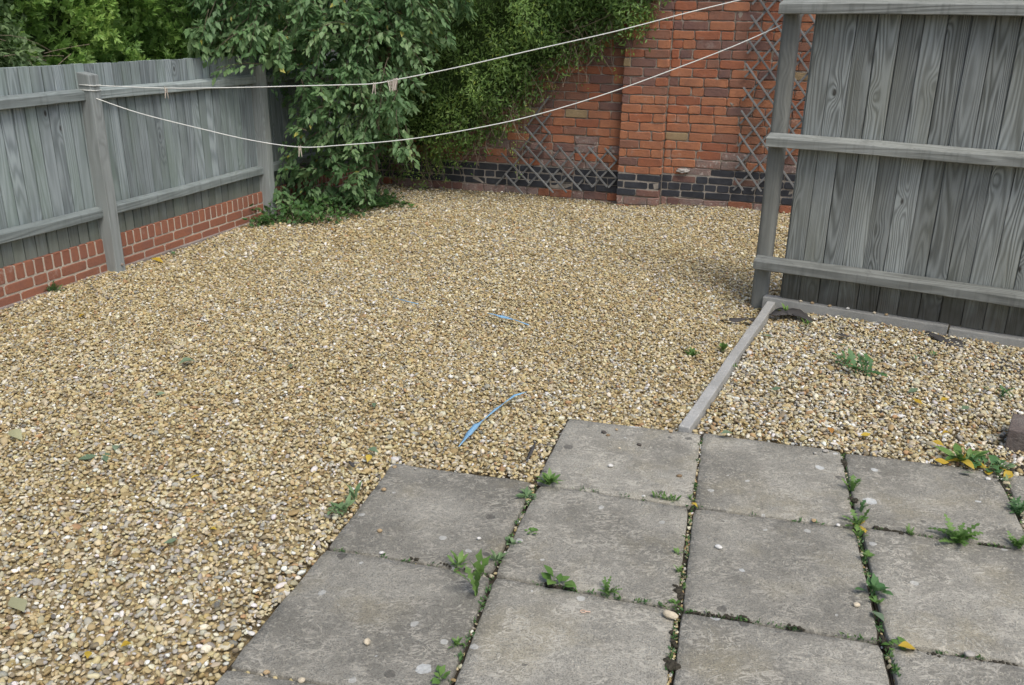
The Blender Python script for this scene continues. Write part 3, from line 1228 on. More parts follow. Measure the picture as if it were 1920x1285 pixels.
for i in order[:290]:
    sc_, z_, L, Hh, mt, t_ = bricks[i]
    me, sx = shared_brick(L, Hh, mt)
    o = ob('brick', me, pilaster if t_ > .05 else wall, loc=(sc_, t_, z_))
    o.scale = (sx, 1, 1)
    o.rotation_euler = (random.uniform(-.02, .02), random.uniform(-.008, .008), random.uniform(-.012, .012))
keys = list(BM)
bm = bmesh.new()
for i in order[290:]:
    sc_, z_, L, Hh, mt, t_ = bricks[i]
    me, sx = shared_brick(L, Hh, mt)
    n0 = len(bm.verts)
    f0 = len(bm.faces)
    bm.from_mesh(me)
    bm.verts.ensure_lookup_table()
    bm.faces.ensure_lookup_table()
    for v in bm.verts[n0:]:
        v.co = Vector((v.co.x * sx + sc_, v.co.y + t_, v.co.z + z_))
    for f in bm.faces[f0:]:
        f.material_index = keys.index(mt)
me = bpy.data.meshes.new('brickwork')
bm.to_mesh(me)
bm.free()
for k in keys: me.materials.append(BM[k])
ob('brickwork', me, wall, kind='stuff')
# lump of hard mortar on the blue bricks beside the pilaster
sl, zl = WF.sz(1280, 321, .03)
bm = bmesh.new()
bmesh.ops.create_icosphere(bm, subdivisions=3, radius=1)
for v in bm.verts:
    q = v.co.copy()
    k = 1 + .18 * math.sin(5 * q.x + 1) * math.sin(6 * q.z) + .1 * math.sin(11 * q.y + 3 * q.x)
    v.co = Vector((q.x * .062 * k, q.y * .032 * k, q.z * .022 * k))
me = bpy.data.meshes.new('mortar_lump')
bm.to_mesh(me)
bm.free()
me.materials.append(M_LEADFLASH)
ob('mortar_lump', me, wall, loc=(sl, .012, zl))

# ------------------------------------------------------------------ trellises
LATH = {}


def lath(parent, fr, a, b, t, org, w=.0190, th=.009):
    """a lath between two (s, z) points of the wall plane"""
    a, b = np.array(a), np.array(b)
    L = float(np.linalg.norm(b - a))
    key = round(L, 2)
    if key not in LATH:
        LATH[key] = box_mesh('lath', key, th, w, M_LATH, bevel=.0025, cuts=3, jit=.0008, seed=len(LATH))
    o = bpy.data.objects.new('lath', LATH[key])
    ang = math.atan2(b[1] - a[1], b[0] - a[0])
    c = (a + b) / 2 - np.array(org)
    o.matrix_local = Matrix.Translation((c[0], t, c[1])) @ Matrix.Rotation(-ang, 4, 'Y') @ Matrix.Translation((0, 0, -w / 2))
    link(o, parent)
    return o


Z5 = lambda x, y: (940 + x / 5.84, 180 + y / 5.84)
org = WF.sz(1060, 362, .04)
org = (org[0], 0.0)
tr1 = empty('trellis', None, 'wide grey diamond trellis leaning low against the dark bricks left of the pilaster', 'trellis', 'trellis panels on the wall', M=WF.matrix(org[0], 0, org[1]))
down = [((0, 625), (310, 960)), ((120, 570), (570, 1060)), ((265, 545), (720, 1060)), ((430, 540), (880, 1045)), ((615, 540), (1000, 1000)),
        ((800, 560), (1160, 1000)), ((950, 555), (1265, 905)), ((1130, 570), (1270, 715)), ((40, 850), (245, 1085))]
for a, b in down:
    lath(tr1, WF, WF.sz(*Z5(*a), .05), WF.sz(*Z5(*b), .05), .050, org)
up = [((x_, 560), (x_ - 375, 985)) for x_ in (310, 490, 665, 845, 1010, 1210)] + [((1262, 712), (1000, 990)), ((1265, 905), (1170, 1005))]
for a, b in up:
    lath(tr1, WF, WF.sz(*Z5(*a), .04), WF.sz(*Z5(*b), .04), .038, org)

org = WF.sz(985, 280, .04)
tr2 = empty('trellis', None, 'narrow trellis strip half hidden by climber leaves above the low wide trellis', 'trellis', 'trellis panels on the wall', M=WF.matrix(org[0], 0, org[1]))
for a, b in (((370, 220), (540, 425)), ((250, 330), (440, 550))):
    lath(tr2, WF, WF.sz(*Z5(*a), .05), WF.sz(*Z5(*b), .05), .050, org)
for a, b in (((530, 0), (290, 320)), ((545, 190), (200, 600)), ((535, 390), (370, 585))):
    lath(tr2, WF, WF.sz(*Z5(*a), .04), WF.sz(*Z5(*b), .04), .038, org)

s_l = WF.sz(1393, 200, .05)[0]
org = (s_l - .3, .2)
tr3 = empty('trellis', None, 'tall upright grey diamond trellis hung on the wall beside the tall fence post', 'trellis', 'trellis panels on the wall', M=WF.matrix(org[0], 0, org[1]))
wd, slope, stp = .60, 1.22, .211
k = -1
for k in range(-1, 13):
    z0 = .30 + k * stp
    za, zb = z0, z0 - wd * slope
    a, b = (s_l + .012, za + .015), (s_l - wd, zb)
    if zb < .20: b = (s_l - (za - .20) / slope, .20)
    if za > 2.2: a = (s_l - (za - 2.2) / slope, 2.2)
    if a[0] - b[0] > .06: lath(tr3, WF, a, b, .050, org)
    za, zb = z0 - .09, z0 - .09 + wd * slope
    a, b = (s_l + .012, za - .015), (s_l - wd, zb)
    if za < .20: a = (s_l - (.20 - za) / slope, .20)
    if zb > 2.2: b = (s_l - (2.2 - za) / slope, 2.2)
    if a[0] - b[0] > .06: lath(tr3, WF, a, b, .038, org)

# ------------------------------------------------------------------ tall fence on the right
rf = empty('board_fence', None, 'tall grey board fence of strongly grained boards with three rails', 'fence', M=RF.matrix(0, 0, 0))
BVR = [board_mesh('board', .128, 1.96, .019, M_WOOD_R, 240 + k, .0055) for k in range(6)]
sdir = 1 if RF.matrix(0, 0, 0).to_3x3().determinant() > 0 else -1
s, k = .012, 0
while s < 3.2:
    pitch_ = random.uniform(.112, .124)
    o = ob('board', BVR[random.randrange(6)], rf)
    o.location = (s + pitch_ / 2, -.024 + random.uniform(-.004, .003), .040 + random.uniform(-.004, .003))
    o.scale = ((pitch_ + random.uniform(.0, .0015)) / .128, 1, 1)
    o.rotation_euler = (random.uniform(-.002, .002), random.uniform(-.0012, .0012), random.uniform(-.02, .02))
    s += pitch_
    k += 1
for z0, s0 in ((1.770, -.185), (1.003, -.172), (.232, -.165)):
    me = rail_mesh('rail', 0, 3.2 - s0, .085, .056, .022, M_RAIL_R, int(z0 * 100))
    ob('rail', me, rf, M=Matrix.Translation((s0, .002, z0)))
for s0 in (-.133, 2.75):
    bm = bmesh.new()
    bmesh.ops.create_cube(bm, size=1)
    for v in bm.verts: v.co = Vector((v.co.x * .100, v.co.y * .10, (v.co.z + .5) * 2.16))
    bmesh.ops.bevel(bm, geom=[e for e in bm.edges if abs(e.verts[0].co.z - e.verts[1].co.z) > 1], offset=.030, segments=4, affect='EDGES', profile=.5)
    me = bpy.data.meshes.new('post')
    bm.to_mesh(me)
    bm.free()
    me.materials.append(M_POST_R)
    ob('post', me, rf, M=Matrix.Translation((s0, -.056, -.19)))

gb1 = box_mesh('gravel_board', 1.10, .075, .16, M_LEDGE, bevel=.006, seg=2, cuts=10, jit=.001, seed=5)
ob('gravel_board', gb1, M=RF.matrix(.46, -.030, -.115), label='grey concrete gravel board at the foot of the tall fence beside the kerb', cat='gravel board')
gb2 = box_mesh('gravel_board', 2.2, .080, .16, M_LEDGE, bevel=.006, seg=2, cuts=10, jit=.001, seed=6)
ob('gravel_board', gb2, M=RF.matrix(2.118, -.024, -.122), label='second length of grey concrete gravel board, beyond the joint with the first', cat='gravel board')

# ------------------------------------------------------------------ clothes lines and pegs
A0 = LF.P(.105, .086, 1.25)
B0 = RF.P(-.175, -.05, 1.70)
ld = (B0 - A0)
ld[2] = 0
ld /= np.linalg.norm(ld)
ln_ = np.array([ld[1], -ld[0], 0.0])
onl = lambda u, v: PL(u, v, A0, ln_)


def smooth_path(px, n=14):
    P = [onl(*p) for p in px]
    out = []
    for i in range(len(P) - 1):
        p0, p1, p2, p3 = P[max(i - 1, 0)], P[i], P[i + 1], P[min(i + 2, len(P) - 1)]
        for k in range(n):
            t = k / n
            out.append(.5 * ((2 * p1) + (-p0 + p2) * t + (2 * p0 - 5 * p1 + 4 * p2 - p3) * t * t + (-p0 + 3 * p1 - 3 * p2 + p3) * t ** 3))
    out.append(P[-1])
    return out


def wrap(z):
    w = .044 + .004
    return [LF.P(.105 + dx * w, ty, z + dz) for dx, ty, dz in ((1, -.0, .004), (1, .084, .002), (0, .0865, 0), (-1, .084, .004), (-1, -.0, .006))]


def line_obj(pts, label):
    V, Fc = tube([Vector(p) for p in pts], .0032, 6)
    o = ob('clothes_line', mesh('clothes_line', V, Fc, M_LINE, smooth=True), label=label, cat='clothes line', group='washing lines across the yard')
    return o


UPL = [(182, 160.5), (310, 165.5), (440, 164.5), (560, 161.5), (660, 159), (702, 157), (742, 150), (860, 126), (1000, 94), (1150, 60), (1290, 24), (1400, -3), (1492, -26)]
LOW = [(178, 184), (260, 212), (370, 240), (470, 263), (562, 276), (640, 272.5), (760, 262), (880, 243), (1000, 217), (1140, 175), (1280, 124), (1380, 85), (1466, 47)]
line_obj(wrap(1.268)[::-1] + smooth_path(UPL), 'upper pale clothes line holding a cluster of wooden pegs')
line_obj(wrap(1.236)[::-1] + smooth_path(LOW), 'lower sagging pale clothes line with a single peg')


def peg(u, v, tilt, label, swing=0.0):
    p = onl(u, v)
    M = Matrix.Identity(4)
    for i in range(3):
        M[i][0], M[i][1], M[i][2], M[i][3] = ld[i], ln_[i], UP[i], p[i]
    M = M @ Matrix.Rotation(tilt, 4, 'Y') @ Matrix.Rotation(swing, 4, 'Z')
    e = empty('clothes_peg', None, label, 'peg', 'pegs on the washing lines', M=M)
    for sg in (-1, 1):
        prof = [(sg * .0038, .008), (sg * .0060, .010), (sg * .0085, .004), (sg * .0085, -.020), (sg * .0115, -.064), (sg * .0085, -.066), (sg * .0022, -.025), (sg * .0022, -.002), (sg * .0050, .002)]
        V, Fc = prism(prof, -.005, .005)
        me = mesh('prong', V, Fc, M_PEG)
        bm = bmesh.new()
        bm.from_mesh(me)
        bmesh.ops.recalc_face_normals(bm, faces=bm.faces)
        bm.to_mesh(me)
        bm.free()
        ob('prong', me, e)
    V, Fc = tube([(-.0075, 0, -.022), (.0075, 0, -.022)], .0052, 8)
    ob('spring', mesh('spring', V, Fc, M_STEEL), e)


peg(702, 157, .10, 'single wooden peg hanging just beside the peg cluster on the upper line', 1.2)
peg(729, 152.5, -.25, 'wooden peg at the near edge of the cluster, tilted', 1.3)
peg(735, 151.5, .05, 'wooden peg inside the cluster on the upper line', 1.5)
peg(740, 150.5, .14, 'greyish wooden peg in the middle of the cluster on the upper line', .5)
peg(744, 149.7, .20, 'broad-side wooden peg at the end of the cluster on the upper line', .1)
peg(311, 165.4, .03, 'grey peg on the upper line in front of the low fence', .9)
peg(562, 275.6, .0, 'lone pale peg on the lower sagging line', 1.1)

# ------------------------------------------------------------------ foliage
def leaf_arrays(P, D, N, L, W, curl=.1, fold=.14):
    D = D / np.linalg.norm(D, axis=1)[:, None]
    S = np.cross(D, N)
    S /= np.linalg.norm(S, axis=1)[:, None] + 1e-9
    N = np.cross(S, D)
    L_, W_ = L[:, None], W[:, None]
    m_ = P + D * L_ * .45 - N * W_ * fold
    l_ = P + D * L_ * .42 - S * W_ * .5
    r_ = P + D * L_ * .42 + S * W_ * .5
    t_ = P + D * L_ - N * L_ * curl
    V = np.stack([P, l_, m_, r_, t_], 1).reshape(-1, 3)
    b = np.arange(len(P))[:, None, None] * 5
    T = (np.array([[0, 1, 2], [0, 2, 3], [1, 4, 2], [2, 4, 3]])[None] + b).reshape(-1, 3)
    return V, T


def leaf_cloud(name, P, D, N, L, W, mat, tint, parent, **kw):
    V, T = leaf_arrays(P, D, N, L, W, **kw)
    me = tri_mesh(name, V, T, mat, {'tint': np.repeat(tint, 5)})
    return ob(name, me, parent)


def rand_dirs(n):
    d = rng.normal(size=(n, 3))
    return d / np.linalg.norm(d, axis=1)[:, None]


def bez(p0, p1, p2, t):
    t = t[:, None]
    return p0 * (1 - t) ** 2 + 2 * p1 * t * (1 - t) + p2 * t * t


class Foliage:
    def __init__(self):
        self.P, self.D, self.N, self.L, self.W, self.T = [], [], [], [], [], []
        self.tw = Acc()

    def spray(self, p0, p1, n, leaf, width=.46, bow=.18, twig=.004, droop=.5, spread=.9, tint=(0, .85), clump=0.0):
        p0, p1 = np.array(p0, float), np.array(p1, float)
        ln = np.linalg.norm(p1 - p0)
        mid = (p0 + p1) / 2 + np.array([0, 0, bow * ln]) + rng.normal(0, .06 * ln, 3)
        t = np.sort(rng.uniform(.12, 1.0, n))
        c = bez(p0, mid, p1, t)
        tg = bez(p0, mid, p1, np.clip(t + .04, 0, 1.1)) - bez(p0, mid, p1, t - .04)
        tg /= np.linalg.norm(tg, axis=1)[:, None] + 1e-9
        side = np.cross(tg, UP + .3 * rng.normal(size=3))
        side /= np.linalg.norm(side, axis=1)[:, None] + 1e-9
        sg = np.where(np.arange(n) % 2, 1, -1)[:, None]
        tw_len = rng.uniform(0, 1, n)[:, None] * .10 * ln ** .5
        D = tg * .7 + side * sg * spread * rng.uniform(.4, 1.2, (n, 1)) - UP * droop * rng.uniform(.2, 1.3, (n, 1)) + .25 * rng.normal(size=(n, 3))
        c = c + side * sg * tw_len + rng.normal(0, .012, (n, 3)) - UP * tw_len * .4
        N = UP * .9 + rng.normal(0, .5, (n, 3)) + np.array([.1, -.45, .2])
        l = leaf * rng.uniform(.6, 1.15, n)
        self.P.append(c); self.D.append(D); self.N.append(N); self.L.append(l); self.W.append(l * width * rng.uniform(.8, 1.15, n))
        base = rng.uniform(*tint)
        self.T.append(np.clip(base * .6 + .4 * rng.uniform(*tint, n) + (rng.random(n) > .992) * 1.0, 0, 1))
        if twig:
            q = bez(p0, mid, p1, np.linspace(0, 1, 6))
            self.tw.add(tube(q, [twig * (1.3 - k * .2) for k in range(6)], 4))

    def cloud(self, c, n, leaf, width=.46, tint=(0, .8), droop=.3):
        c = np.asarray(c)
        D = rand_dirs(n) - UP * droop
        self.P.append(c); self.D.append(D); self.N.append(UP + rng.normal(0, .7, (n, 3)))
        l = leaf * rng.uniform(.6, 1.15, n)
        self.L.append(l); self.W.append(l * width); self.T.append(rng.uniform(*tint, n))

    def build(self, name, mat, parent, kind=None, twig_name='branches', twig_mat=None):
        A = [np.concatenate(a) for a in (self.P, self.D, self.N, self.L, self.W, self.T)]
        o = leaf_cloud(name, A[0], A[1], A[2], A[3], A[4], mat, A[5], parent)
        if kind: o['kind'] = kind
        if self.tw.V:
            ob(twig_name, mesh(twig_name, self.tw.V, self.tw.F, twig_mat or M_TWIG), parent)
        return o


def in_poly(poly, x, y):
    ins = False
    n = len(poly)
    j = n - 1
    for i in range(n):
        if (poly[i][1] > y) != (poly[j][1] > y) and x < (poly[j][0] - poly[i][0]) * (y - poly[i][1]) / (poly[j][1] - poly[i][1]) + poly[i][0]:
            ins = not ins
        j = i
    return ins


def at_y(u, v, Y):
    d = ray(u, v)
    return CO + d * (Y / d[1])


# --- the plum tree leaning out of the corner
tree_base = np.array([-1.42, 8.75, 0.0])
tree = empty('plum_tree', tree_base, 'broad-leaved tree drooping over the corner where fence and brick wall meet', 'tree')
INV = Matrix.Translation(-Vector(tree_base))
fo = Foliage()
POLY = [(335, -70), (350, 40), (362, 120), (385, 150), (410, 135), (425, 115), (455, 150), (490, 125), (505, 180), (522, 190), (532, 240), (526, 300),
        (515, 345), (520, 372), (600, 385), (690, 378), (690, 320), (715, 290), (735, 262), (770, 330), (775, 300), (740, 240), (760, 225), (800, 180), (835, 245), (822, 190),
        (800, 130), (850, 90), (885, 20), (900, -70)]
crown = np.array([-1.35, 8.35, 2.6])
cnt = 0
while cnt < 640:
    u, v = random.uniform(330, 900), random.uniform(-70, 390)
    if not in_poly(POLY, u, v): continue
    if v > 200 and random.random() < .25: continue
    Yf = np.interp(u, [330, 480, 560, 700, 900], [6.9, 7.35, 7.5, 7.75, 8.2])
    Yd = random.uniform(Yf, Yf + .85)
    if v > 255: Yd = random.uniform(7.75, 8.4)
    p1 = at_y(u, v, Yd)
    to = crown - p1
    to[2] = 0
    up_ = random.uniform(.0, .32)
    if v > 200: up_ = random.uniform(.02, .32)
    p0 = p1 + to / (np.linalg.norm(to) + .01) * random.uniform(.10, .32) + UP * up_ + rng.normal(0, .09, 3)
    fo.spray(p0 - tree_base, p1 - tree_base, int(random.uniform(26, 44)), random.uniform(.060, .084), width=.50, droop=.48, spread=1.0, twig=.0028, tint=(0, .95))
    cnt += 1
# fuller crown above the frame and inside, casting the corner's shade
n = 2400
c = rng.normal(size=(n, 3))
c /= np.linalg.norm(c, axis=1)[:, None]
c *= rng.uniform(.55, 1.0, (n, 1)) ** .5
c = c * np.array([1.05, .85, .75]) + np.array([-1.35, 8.75, 2.75])
c = c[(frame_t(WF, c[:, 0], c[:, 1]) > .1)]
fo.cloud(c - tree_base, len(c), .07)
fo.build('crown', ML_TREE, tree)
acc = Acc()
for pts, r0 in (([(-1.42, 8.75, -.1), (-1.40, 8.72, .5), (-1.30, 8.66, 1.1), (-1.33, 8.6, 1.8), (-1.4, 8.6, 2.5)], .060),
                ([(-1.33, 8.68, .9), (-1.55, 8.4, 1.5), (-1.8, 8.0, 1.9), (-2.2, 7.6, 2.0)], .030),
                ([(-1.31, 8.66, 1.0), (-1.15, 8.4, 1.5), (-.95, 8.2, 1.95), (-.7, 8.1, 2.1)], .028),
                ([(-1.35, 8.6, 1.6), (-1.45, 8.2, 2.0), (-1.5, 7.8, 2.1)], .024)):
    P = [Vector(p) - Vector(tree_base) for p in pts]
    acc.add(tube(P, [r0 * (1 - .7 * i / len(P)) for i in range(len(P))], 8))
ob('trunk', mesh('trunk', acc.V, acc.F, M_TWIG, smooth=True), tree)

# --- climber on the wall
cl_o = WF.P(1.4, 0, 0)
climber = empty('wall_climber', cl_o, 'dense small-leaved climber spilling over the top of the brick wall', 'climbing plant')
fo = Foliage()
bx = [(745, 305), (800, 300), (850, 284), (905, 252), (950, 226), (985, 182), (1020, 138), (1060, 108), (1100, 92), (1150, 66), (1200, 52), (1228, -10)]
bs = sorted([WF.sz(u, v, .25) for u, v in bx])
bS, bZ = [p[0] for p in bs], [p[1] for p in bs]


def tuft(p, n, size, tint, droop=.4):
    d = rand_dirs(n) * .8 + np.array([0, 0, -droop]) + WF.n * .5
    fo.P.append(np.repeat(p[None], n, 0) + rng.normal(0, size * .9, (n, 3)))
    fo.D.append(d)
    fo.N.append(UP * .6 + WF.n * .8 + rng.normal(0, .5, (n, 3)))
    l = size * rng.uniform(.7, 1.2, n)
    fo.L.append(l); fo.W.append(l * .34)
    fo.T.append(np.clip(rng.uniform(*tint) + rng.normal(0, .15, n), 0, 1))


for k in range(4300):
    s_ = random.uniform(.12, 3.25)
    zl = np.interp(s_, bS, bZ) + random.gauss(0, .10) - (.12 * random.random() if s_ > 1.6 else 0)
    z_ = zl + (2.66 - zl) * random.random() ** 1.15
    thick = .12 + .34 * min(1, (z_ - zl) / .5)
    bulge = .75 + .55 * math.sin(7 * s_ + 2) * math.sin(6 * z_ + 1) + .35 * math.sin(13 * s_ - 9 * z_)
    t_ = thick * bulge * random.uniform(.45, 1.0)
    bright = .15 + .5 * max(0, math.sin(5 * s_ + 4 * z_)) * random.random() + .25 * random.random()
    tuft(WF.P(s_, t_ + .03, z_) - cl_o, 6, .050, (bright * .7, min(1, bright + .15)))
# trailing ends
for u0, v0, u1, v1 in ((960, 180, 968, 330), (985, 130, 978, 300), (1000, 150, 985, 235), (1075, 70, 1085, 160), (1120, 60, 1118, 95), (930, 215, 935, 265),
                       (820, 280, 835, 345), (800, 270, 790, 340), (860, 250, 880, 290), (905, 210, 900, 250), (1190, 30, 1195, 62), (1010, 120, 1040, 175), (955, 170, 975, 240)):
    a, b = WF.P(*[WF.sz(u0, v0, .2)[0], .2, WF.sz(u0, v0, .2)[1]]), WF.P(*[WF.sz(u1, v1, .14)[0], .14, WF.sz(u1, v1, .14)[1]])
    fo.tw.add(tube([a - cl_o, (a + b) / 2 - cl_o + np.array([.02, -.02, 0]), b - cl_o], .0022, 4))
    for k in range(13):
        q = a + (b - a) * random.random() + rng.normal(0, .025, 3)
        tuft(q - cl_o, 5, .028, (.35, .95))
# bare tangled stems under the fringe
for k in range(190):
    s_ = random.uniform(.5, 3.0)
    zl = np.interp(s_, bS, bZ)
    p = WF.P(s_, random.uniform(.03, .2), zl + random.uniform(.0, .35))
    q = p + WF.d * random.uniform(-.25, .25) + WF.n * random.uniform(-.02, .1) - UP * random.uniform(.05, .42)
    md = (p + q) / 2 + rng.normal(0, .07, 3)
    fo.tw.add(tube([x_ - cl_o for x_ in bez(p, md, q, np.linspace(0, 1, 6))], random.uniform(.0012, .0030), 4))
for px in ([(985, 40), (1030, 58), (1053, 62), (1100, 48), (1190, 8)], [(1080, 45), (1095, 75), (1110, 85), (1128, 75), (1140, 45)], [(1215, 5), (1230, 10), (1246, 17)], [(862, 308), (880, 285), (905, 278), (925, 280)],
           [(1120, 0), (1140, 25), (1150, 60)], [(1160, 10), (1190, -5), (1205, 20)]):
    fo.tw.add(tube([WF.P(*[WF.sz(u, v, .22)[0], .22, WF.sz(u, v, .22)[1]]) - cl_o for u, v in px], .0026, 4))
fo.build('foliage', ML_CLIMB, climber, twig_name='stems', twig_mat=M_TWIG_PALE)
# dense shaded heart of the climber
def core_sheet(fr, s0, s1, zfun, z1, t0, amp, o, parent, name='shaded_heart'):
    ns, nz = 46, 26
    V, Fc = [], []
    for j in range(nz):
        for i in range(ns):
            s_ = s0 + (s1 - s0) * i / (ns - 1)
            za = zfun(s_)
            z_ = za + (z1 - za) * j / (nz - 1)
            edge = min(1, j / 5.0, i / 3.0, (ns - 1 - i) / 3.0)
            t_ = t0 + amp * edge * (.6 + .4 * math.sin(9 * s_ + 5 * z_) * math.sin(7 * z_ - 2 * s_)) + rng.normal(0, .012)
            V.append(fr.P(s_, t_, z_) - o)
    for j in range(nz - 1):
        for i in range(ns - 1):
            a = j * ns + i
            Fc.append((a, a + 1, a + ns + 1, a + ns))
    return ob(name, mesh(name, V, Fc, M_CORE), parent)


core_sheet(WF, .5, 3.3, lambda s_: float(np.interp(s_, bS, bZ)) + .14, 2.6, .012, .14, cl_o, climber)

# --- planting behind the left fence
def hedge(name, label, cat, s0, s1, mat, leaf, n, wid, tint, per=8, t_front=-.45, fan=True, zmax=2.75):
    o3 = LF.P((s0 + s1) / 2, t_front - .5, 0)
    e = empty(name, o3, label, cat)
    global fo
    fo = Foliage()
    for k in range(n):
        s_, z_ = random.uniform(s0, s1), random.uniform(1.05, zmax)
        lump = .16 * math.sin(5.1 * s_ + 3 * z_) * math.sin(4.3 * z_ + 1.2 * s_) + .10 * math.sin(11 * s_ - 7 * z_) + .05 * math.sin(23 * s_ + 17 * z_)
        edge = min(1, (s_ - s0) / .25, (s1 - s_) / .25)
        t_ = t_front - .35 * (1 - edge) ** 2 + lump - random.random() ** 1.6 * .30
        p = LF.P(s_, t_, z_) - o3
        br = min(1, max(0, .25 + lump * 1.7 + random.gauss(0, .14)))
        main = LF.n * random.uniform(.3, 1.0) + rng.normal(0, .5, 3) + UP * (.35 if fan else -.15)
        main /= np.linalg.norm(main)
        side = np.cross(main, rng.normal(size=3))
        side /= np.linalg.norm(side)
        i_ = np.arange(per)
        if fan:
            an = (i_ / (per - 1) - .5) * 1.9
            D = main[None] * np.cos(an)[:, None] + side[None] * np.sin(an)[:, None] + rng.normal(0, .12, (per, 3))
            P_ = p[None] + main[None] * (rng.random((per, 1)) * leaf * .8)
        else:
            D = main[None] * .6 + side[None] * np.where(i_ % 2, 1, -1)[:, None] + rng.normal(0, .35, (per, 3)) - UP * .2
            P_ = p[None] + main[None] * (i_ / per)[:, None] * leaf * 2.6
        fo.P.append(P_); fo.D.append(D); fo.N.append(np.cross(main, side)[None] + LF.n * .4 + rng.normal(0, .25, (per, 3)))
        l = leaf * rng.uniform(.6, 1.15, per)
        fo.L.append(l); fo.W.append(l * wid)
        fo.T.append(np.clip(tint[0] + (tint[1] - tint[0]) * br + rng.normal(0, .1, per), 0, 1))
    fo.build('foliage', mat, e)
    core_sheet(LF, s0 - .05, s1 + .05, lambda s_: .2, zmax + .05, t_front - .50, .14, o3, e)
    tp = [(0, 0, -.1), (.02, .01, .8), (-.02, 0, 1.6), (0, .02, 2.4)]
    ob('trunk', mesh('trunk', *tube(tp, [.07, .06, .045, .02], 8), M_TWIG), e)
    return e


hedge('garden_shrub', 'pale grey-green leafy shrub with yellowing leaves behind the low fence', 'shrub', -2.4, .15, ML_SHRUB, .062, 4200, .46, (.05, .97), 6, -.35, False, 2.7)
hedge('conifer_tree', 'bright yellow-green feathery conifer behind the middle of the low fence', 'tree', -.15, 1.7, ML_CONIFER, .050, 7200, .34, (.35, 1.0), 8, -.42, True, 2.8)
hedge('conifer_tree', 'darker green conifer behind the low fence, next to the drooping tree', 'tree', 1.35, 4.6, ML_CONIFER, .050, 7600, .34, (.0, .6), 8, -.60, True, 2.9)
# --- dry stalks on top of the fence
acc = Acc()
so = LF.P(-.45, -.25, 1.3)
for k in range(26):
    p = LF.P(random.uniform(-.8, .25), random.uniform(-.5, -.15), random.uniform(1.30, 1.48))
    q = p + LF.d * random.uniform(-.4, .4) + UP * random.uniform(-.02, .12) + LF.n * random.uniform(-.1, .1)
    md = (p + q) / 2 + UP * random.uniform(0, .08)
    acc.add(tube([x_ - so for x_ in bez(p, md, q, np.linspace(0, 1, 5))], random.uniform(.0012, .0028), 4))
ob('dry_stalks', mesh('dry_stalks', acc.V, acc.F, M_TWIG_PALE), loc=so, label='tangle of dry pale stalks resting behind the fence top by the shrub', cat='dry stalks')

# --- ground cover under the tree
fo = Foliage()
for k in range(330):
    u = random.uniform(448, 745)
    lo = np.interp(u, [448, 520, 600, 680, 745], [428, 425, 420, 405, 385])
    hi = np.interp(u, [448, 520, 600, 680, 745], [408, 375, 372, 372, 372])
    v = random.uniform(hi, lo)
    g = G(u, v)
    h_ = random.uniform(.02, .20) * np.interp(u, [448, 500, 640, 700, 745], [.35, 1, 1, .6, .15])
    if frame_t(LF, g[0], g[1]) < .06: continue
    p0 = g + np.array([random.uniform(-.05, .05), random.uniform(-.05, .05), .0])
    p1 = p0 + np.array([random.uniform(-.13, .13), random.uniform(-.13, .10), h_])
    fo.spray(p0, p1, int(random.uniform(7, 13)), random.uniform(.04, .065), .6, .3, .0022, -.05, 1.0, (.1, .95))
o = fo.build('ground_cover', ML_COVER, None, 'stuff')
o['label'] = 'low leafy ground cover and brambles under the drooping tree'
o['category'] = 'ground cover'
bs_ = [x_ for x_ in COL.objects if x_.name.startswith('branches') and x_.parent is None]
for x_ in bs_:
    x_.name = 'stems'
    x_.parent = o

# ------------------------------------------------------------------ weeds
def leaf_shape(name, widths, bend, mat, fold=.12):
    n = len(widths)
    V, Fc = [], []
    for i, w in enumerate(widths):
        t = i / (n - 1)
        x_ = t - .12 * t * t * bend
        z_ = .35 * bend * (t - 1.35 * t * t) * .8
        V += [(x_, -w, z_ + w * fold), (x_, 0, z_), (x_, w, z_ + w * fold)]
    for i in range(n - 1):
        a = i * 3
        Fc += [(a, a + 3, a + 4, a + 1), (a + 1, a + 4, a + 5, a + 2)]
    return mesh(name, V, Fc, mat, smooth=True)


SH = {'lance': [.02, .035, .075, .115, .12, .10, .06, .004], 'lobed': [.015, .04, .02, .09, .03, .13, .035, .16, .05, .14, .05, .006],
      'round': [.016, .018, .02, .10, .19, .22, .18, .10, .006], 'fern': [.012, .10, .015, .15, .02, .18, .02, .17, .02, .13, .02, .08, .005]}
LSH = {}
for kn_, wd_ in SH.items():
    for mn, mt in (('g', ML_WEED), ('b', ML_WEED_BLUE), ('d', ML_WEED_DARK), ('y', ML_YELLOW)):
        LSH[kn_, mn] = [leaf_shape('leaf', [w_ * random.uniform(.85, 1.15) for w_ in wd_], b_, mt) for b_ in (.4, .9, 1.3)]


def weed(u, v, label, shape='lance', colr='g', n=12, size=.06, elev=(15, 60), zoff=0.0, spread=.006, cat='weed', yellow=0, wsc=1.0):
    n = int(n * 1.5) if n > 7 else n + 2
    p = G(u, v)
    p[2] = zoff
    e = empty('weed_plant', p, label, cat, 'weeds in the joints and gravel')
    e.rotation_euler = (0, 0, random.uniform(0, 6.28))
    for k in range(n):
        c_ = 'y' if k < yellow else colr
        o = ob('leaf', random.choice(LSH[shape, c_]), e)
        az = 2 * math.pi * (k * .381966) + random.uniform(-.3, .3)
        el = math.radians(random.uniform(*elev))
        if c_ == 'y': el = math.radians(random.uniform(0, 20))
        o.rotation_euler = Euler((random.uniform(-.3, .3), -el, az), 'XYZ')
        sc_ = size * random.uniform(.7, 1.3)
        o.scale = (sc_, sc_ * random.uniform(.8, 1.15) * wsc, sc_)
        o.location = (random.uniform(-spread, spread), random.uniform(-spread, spread), 0)
    return e


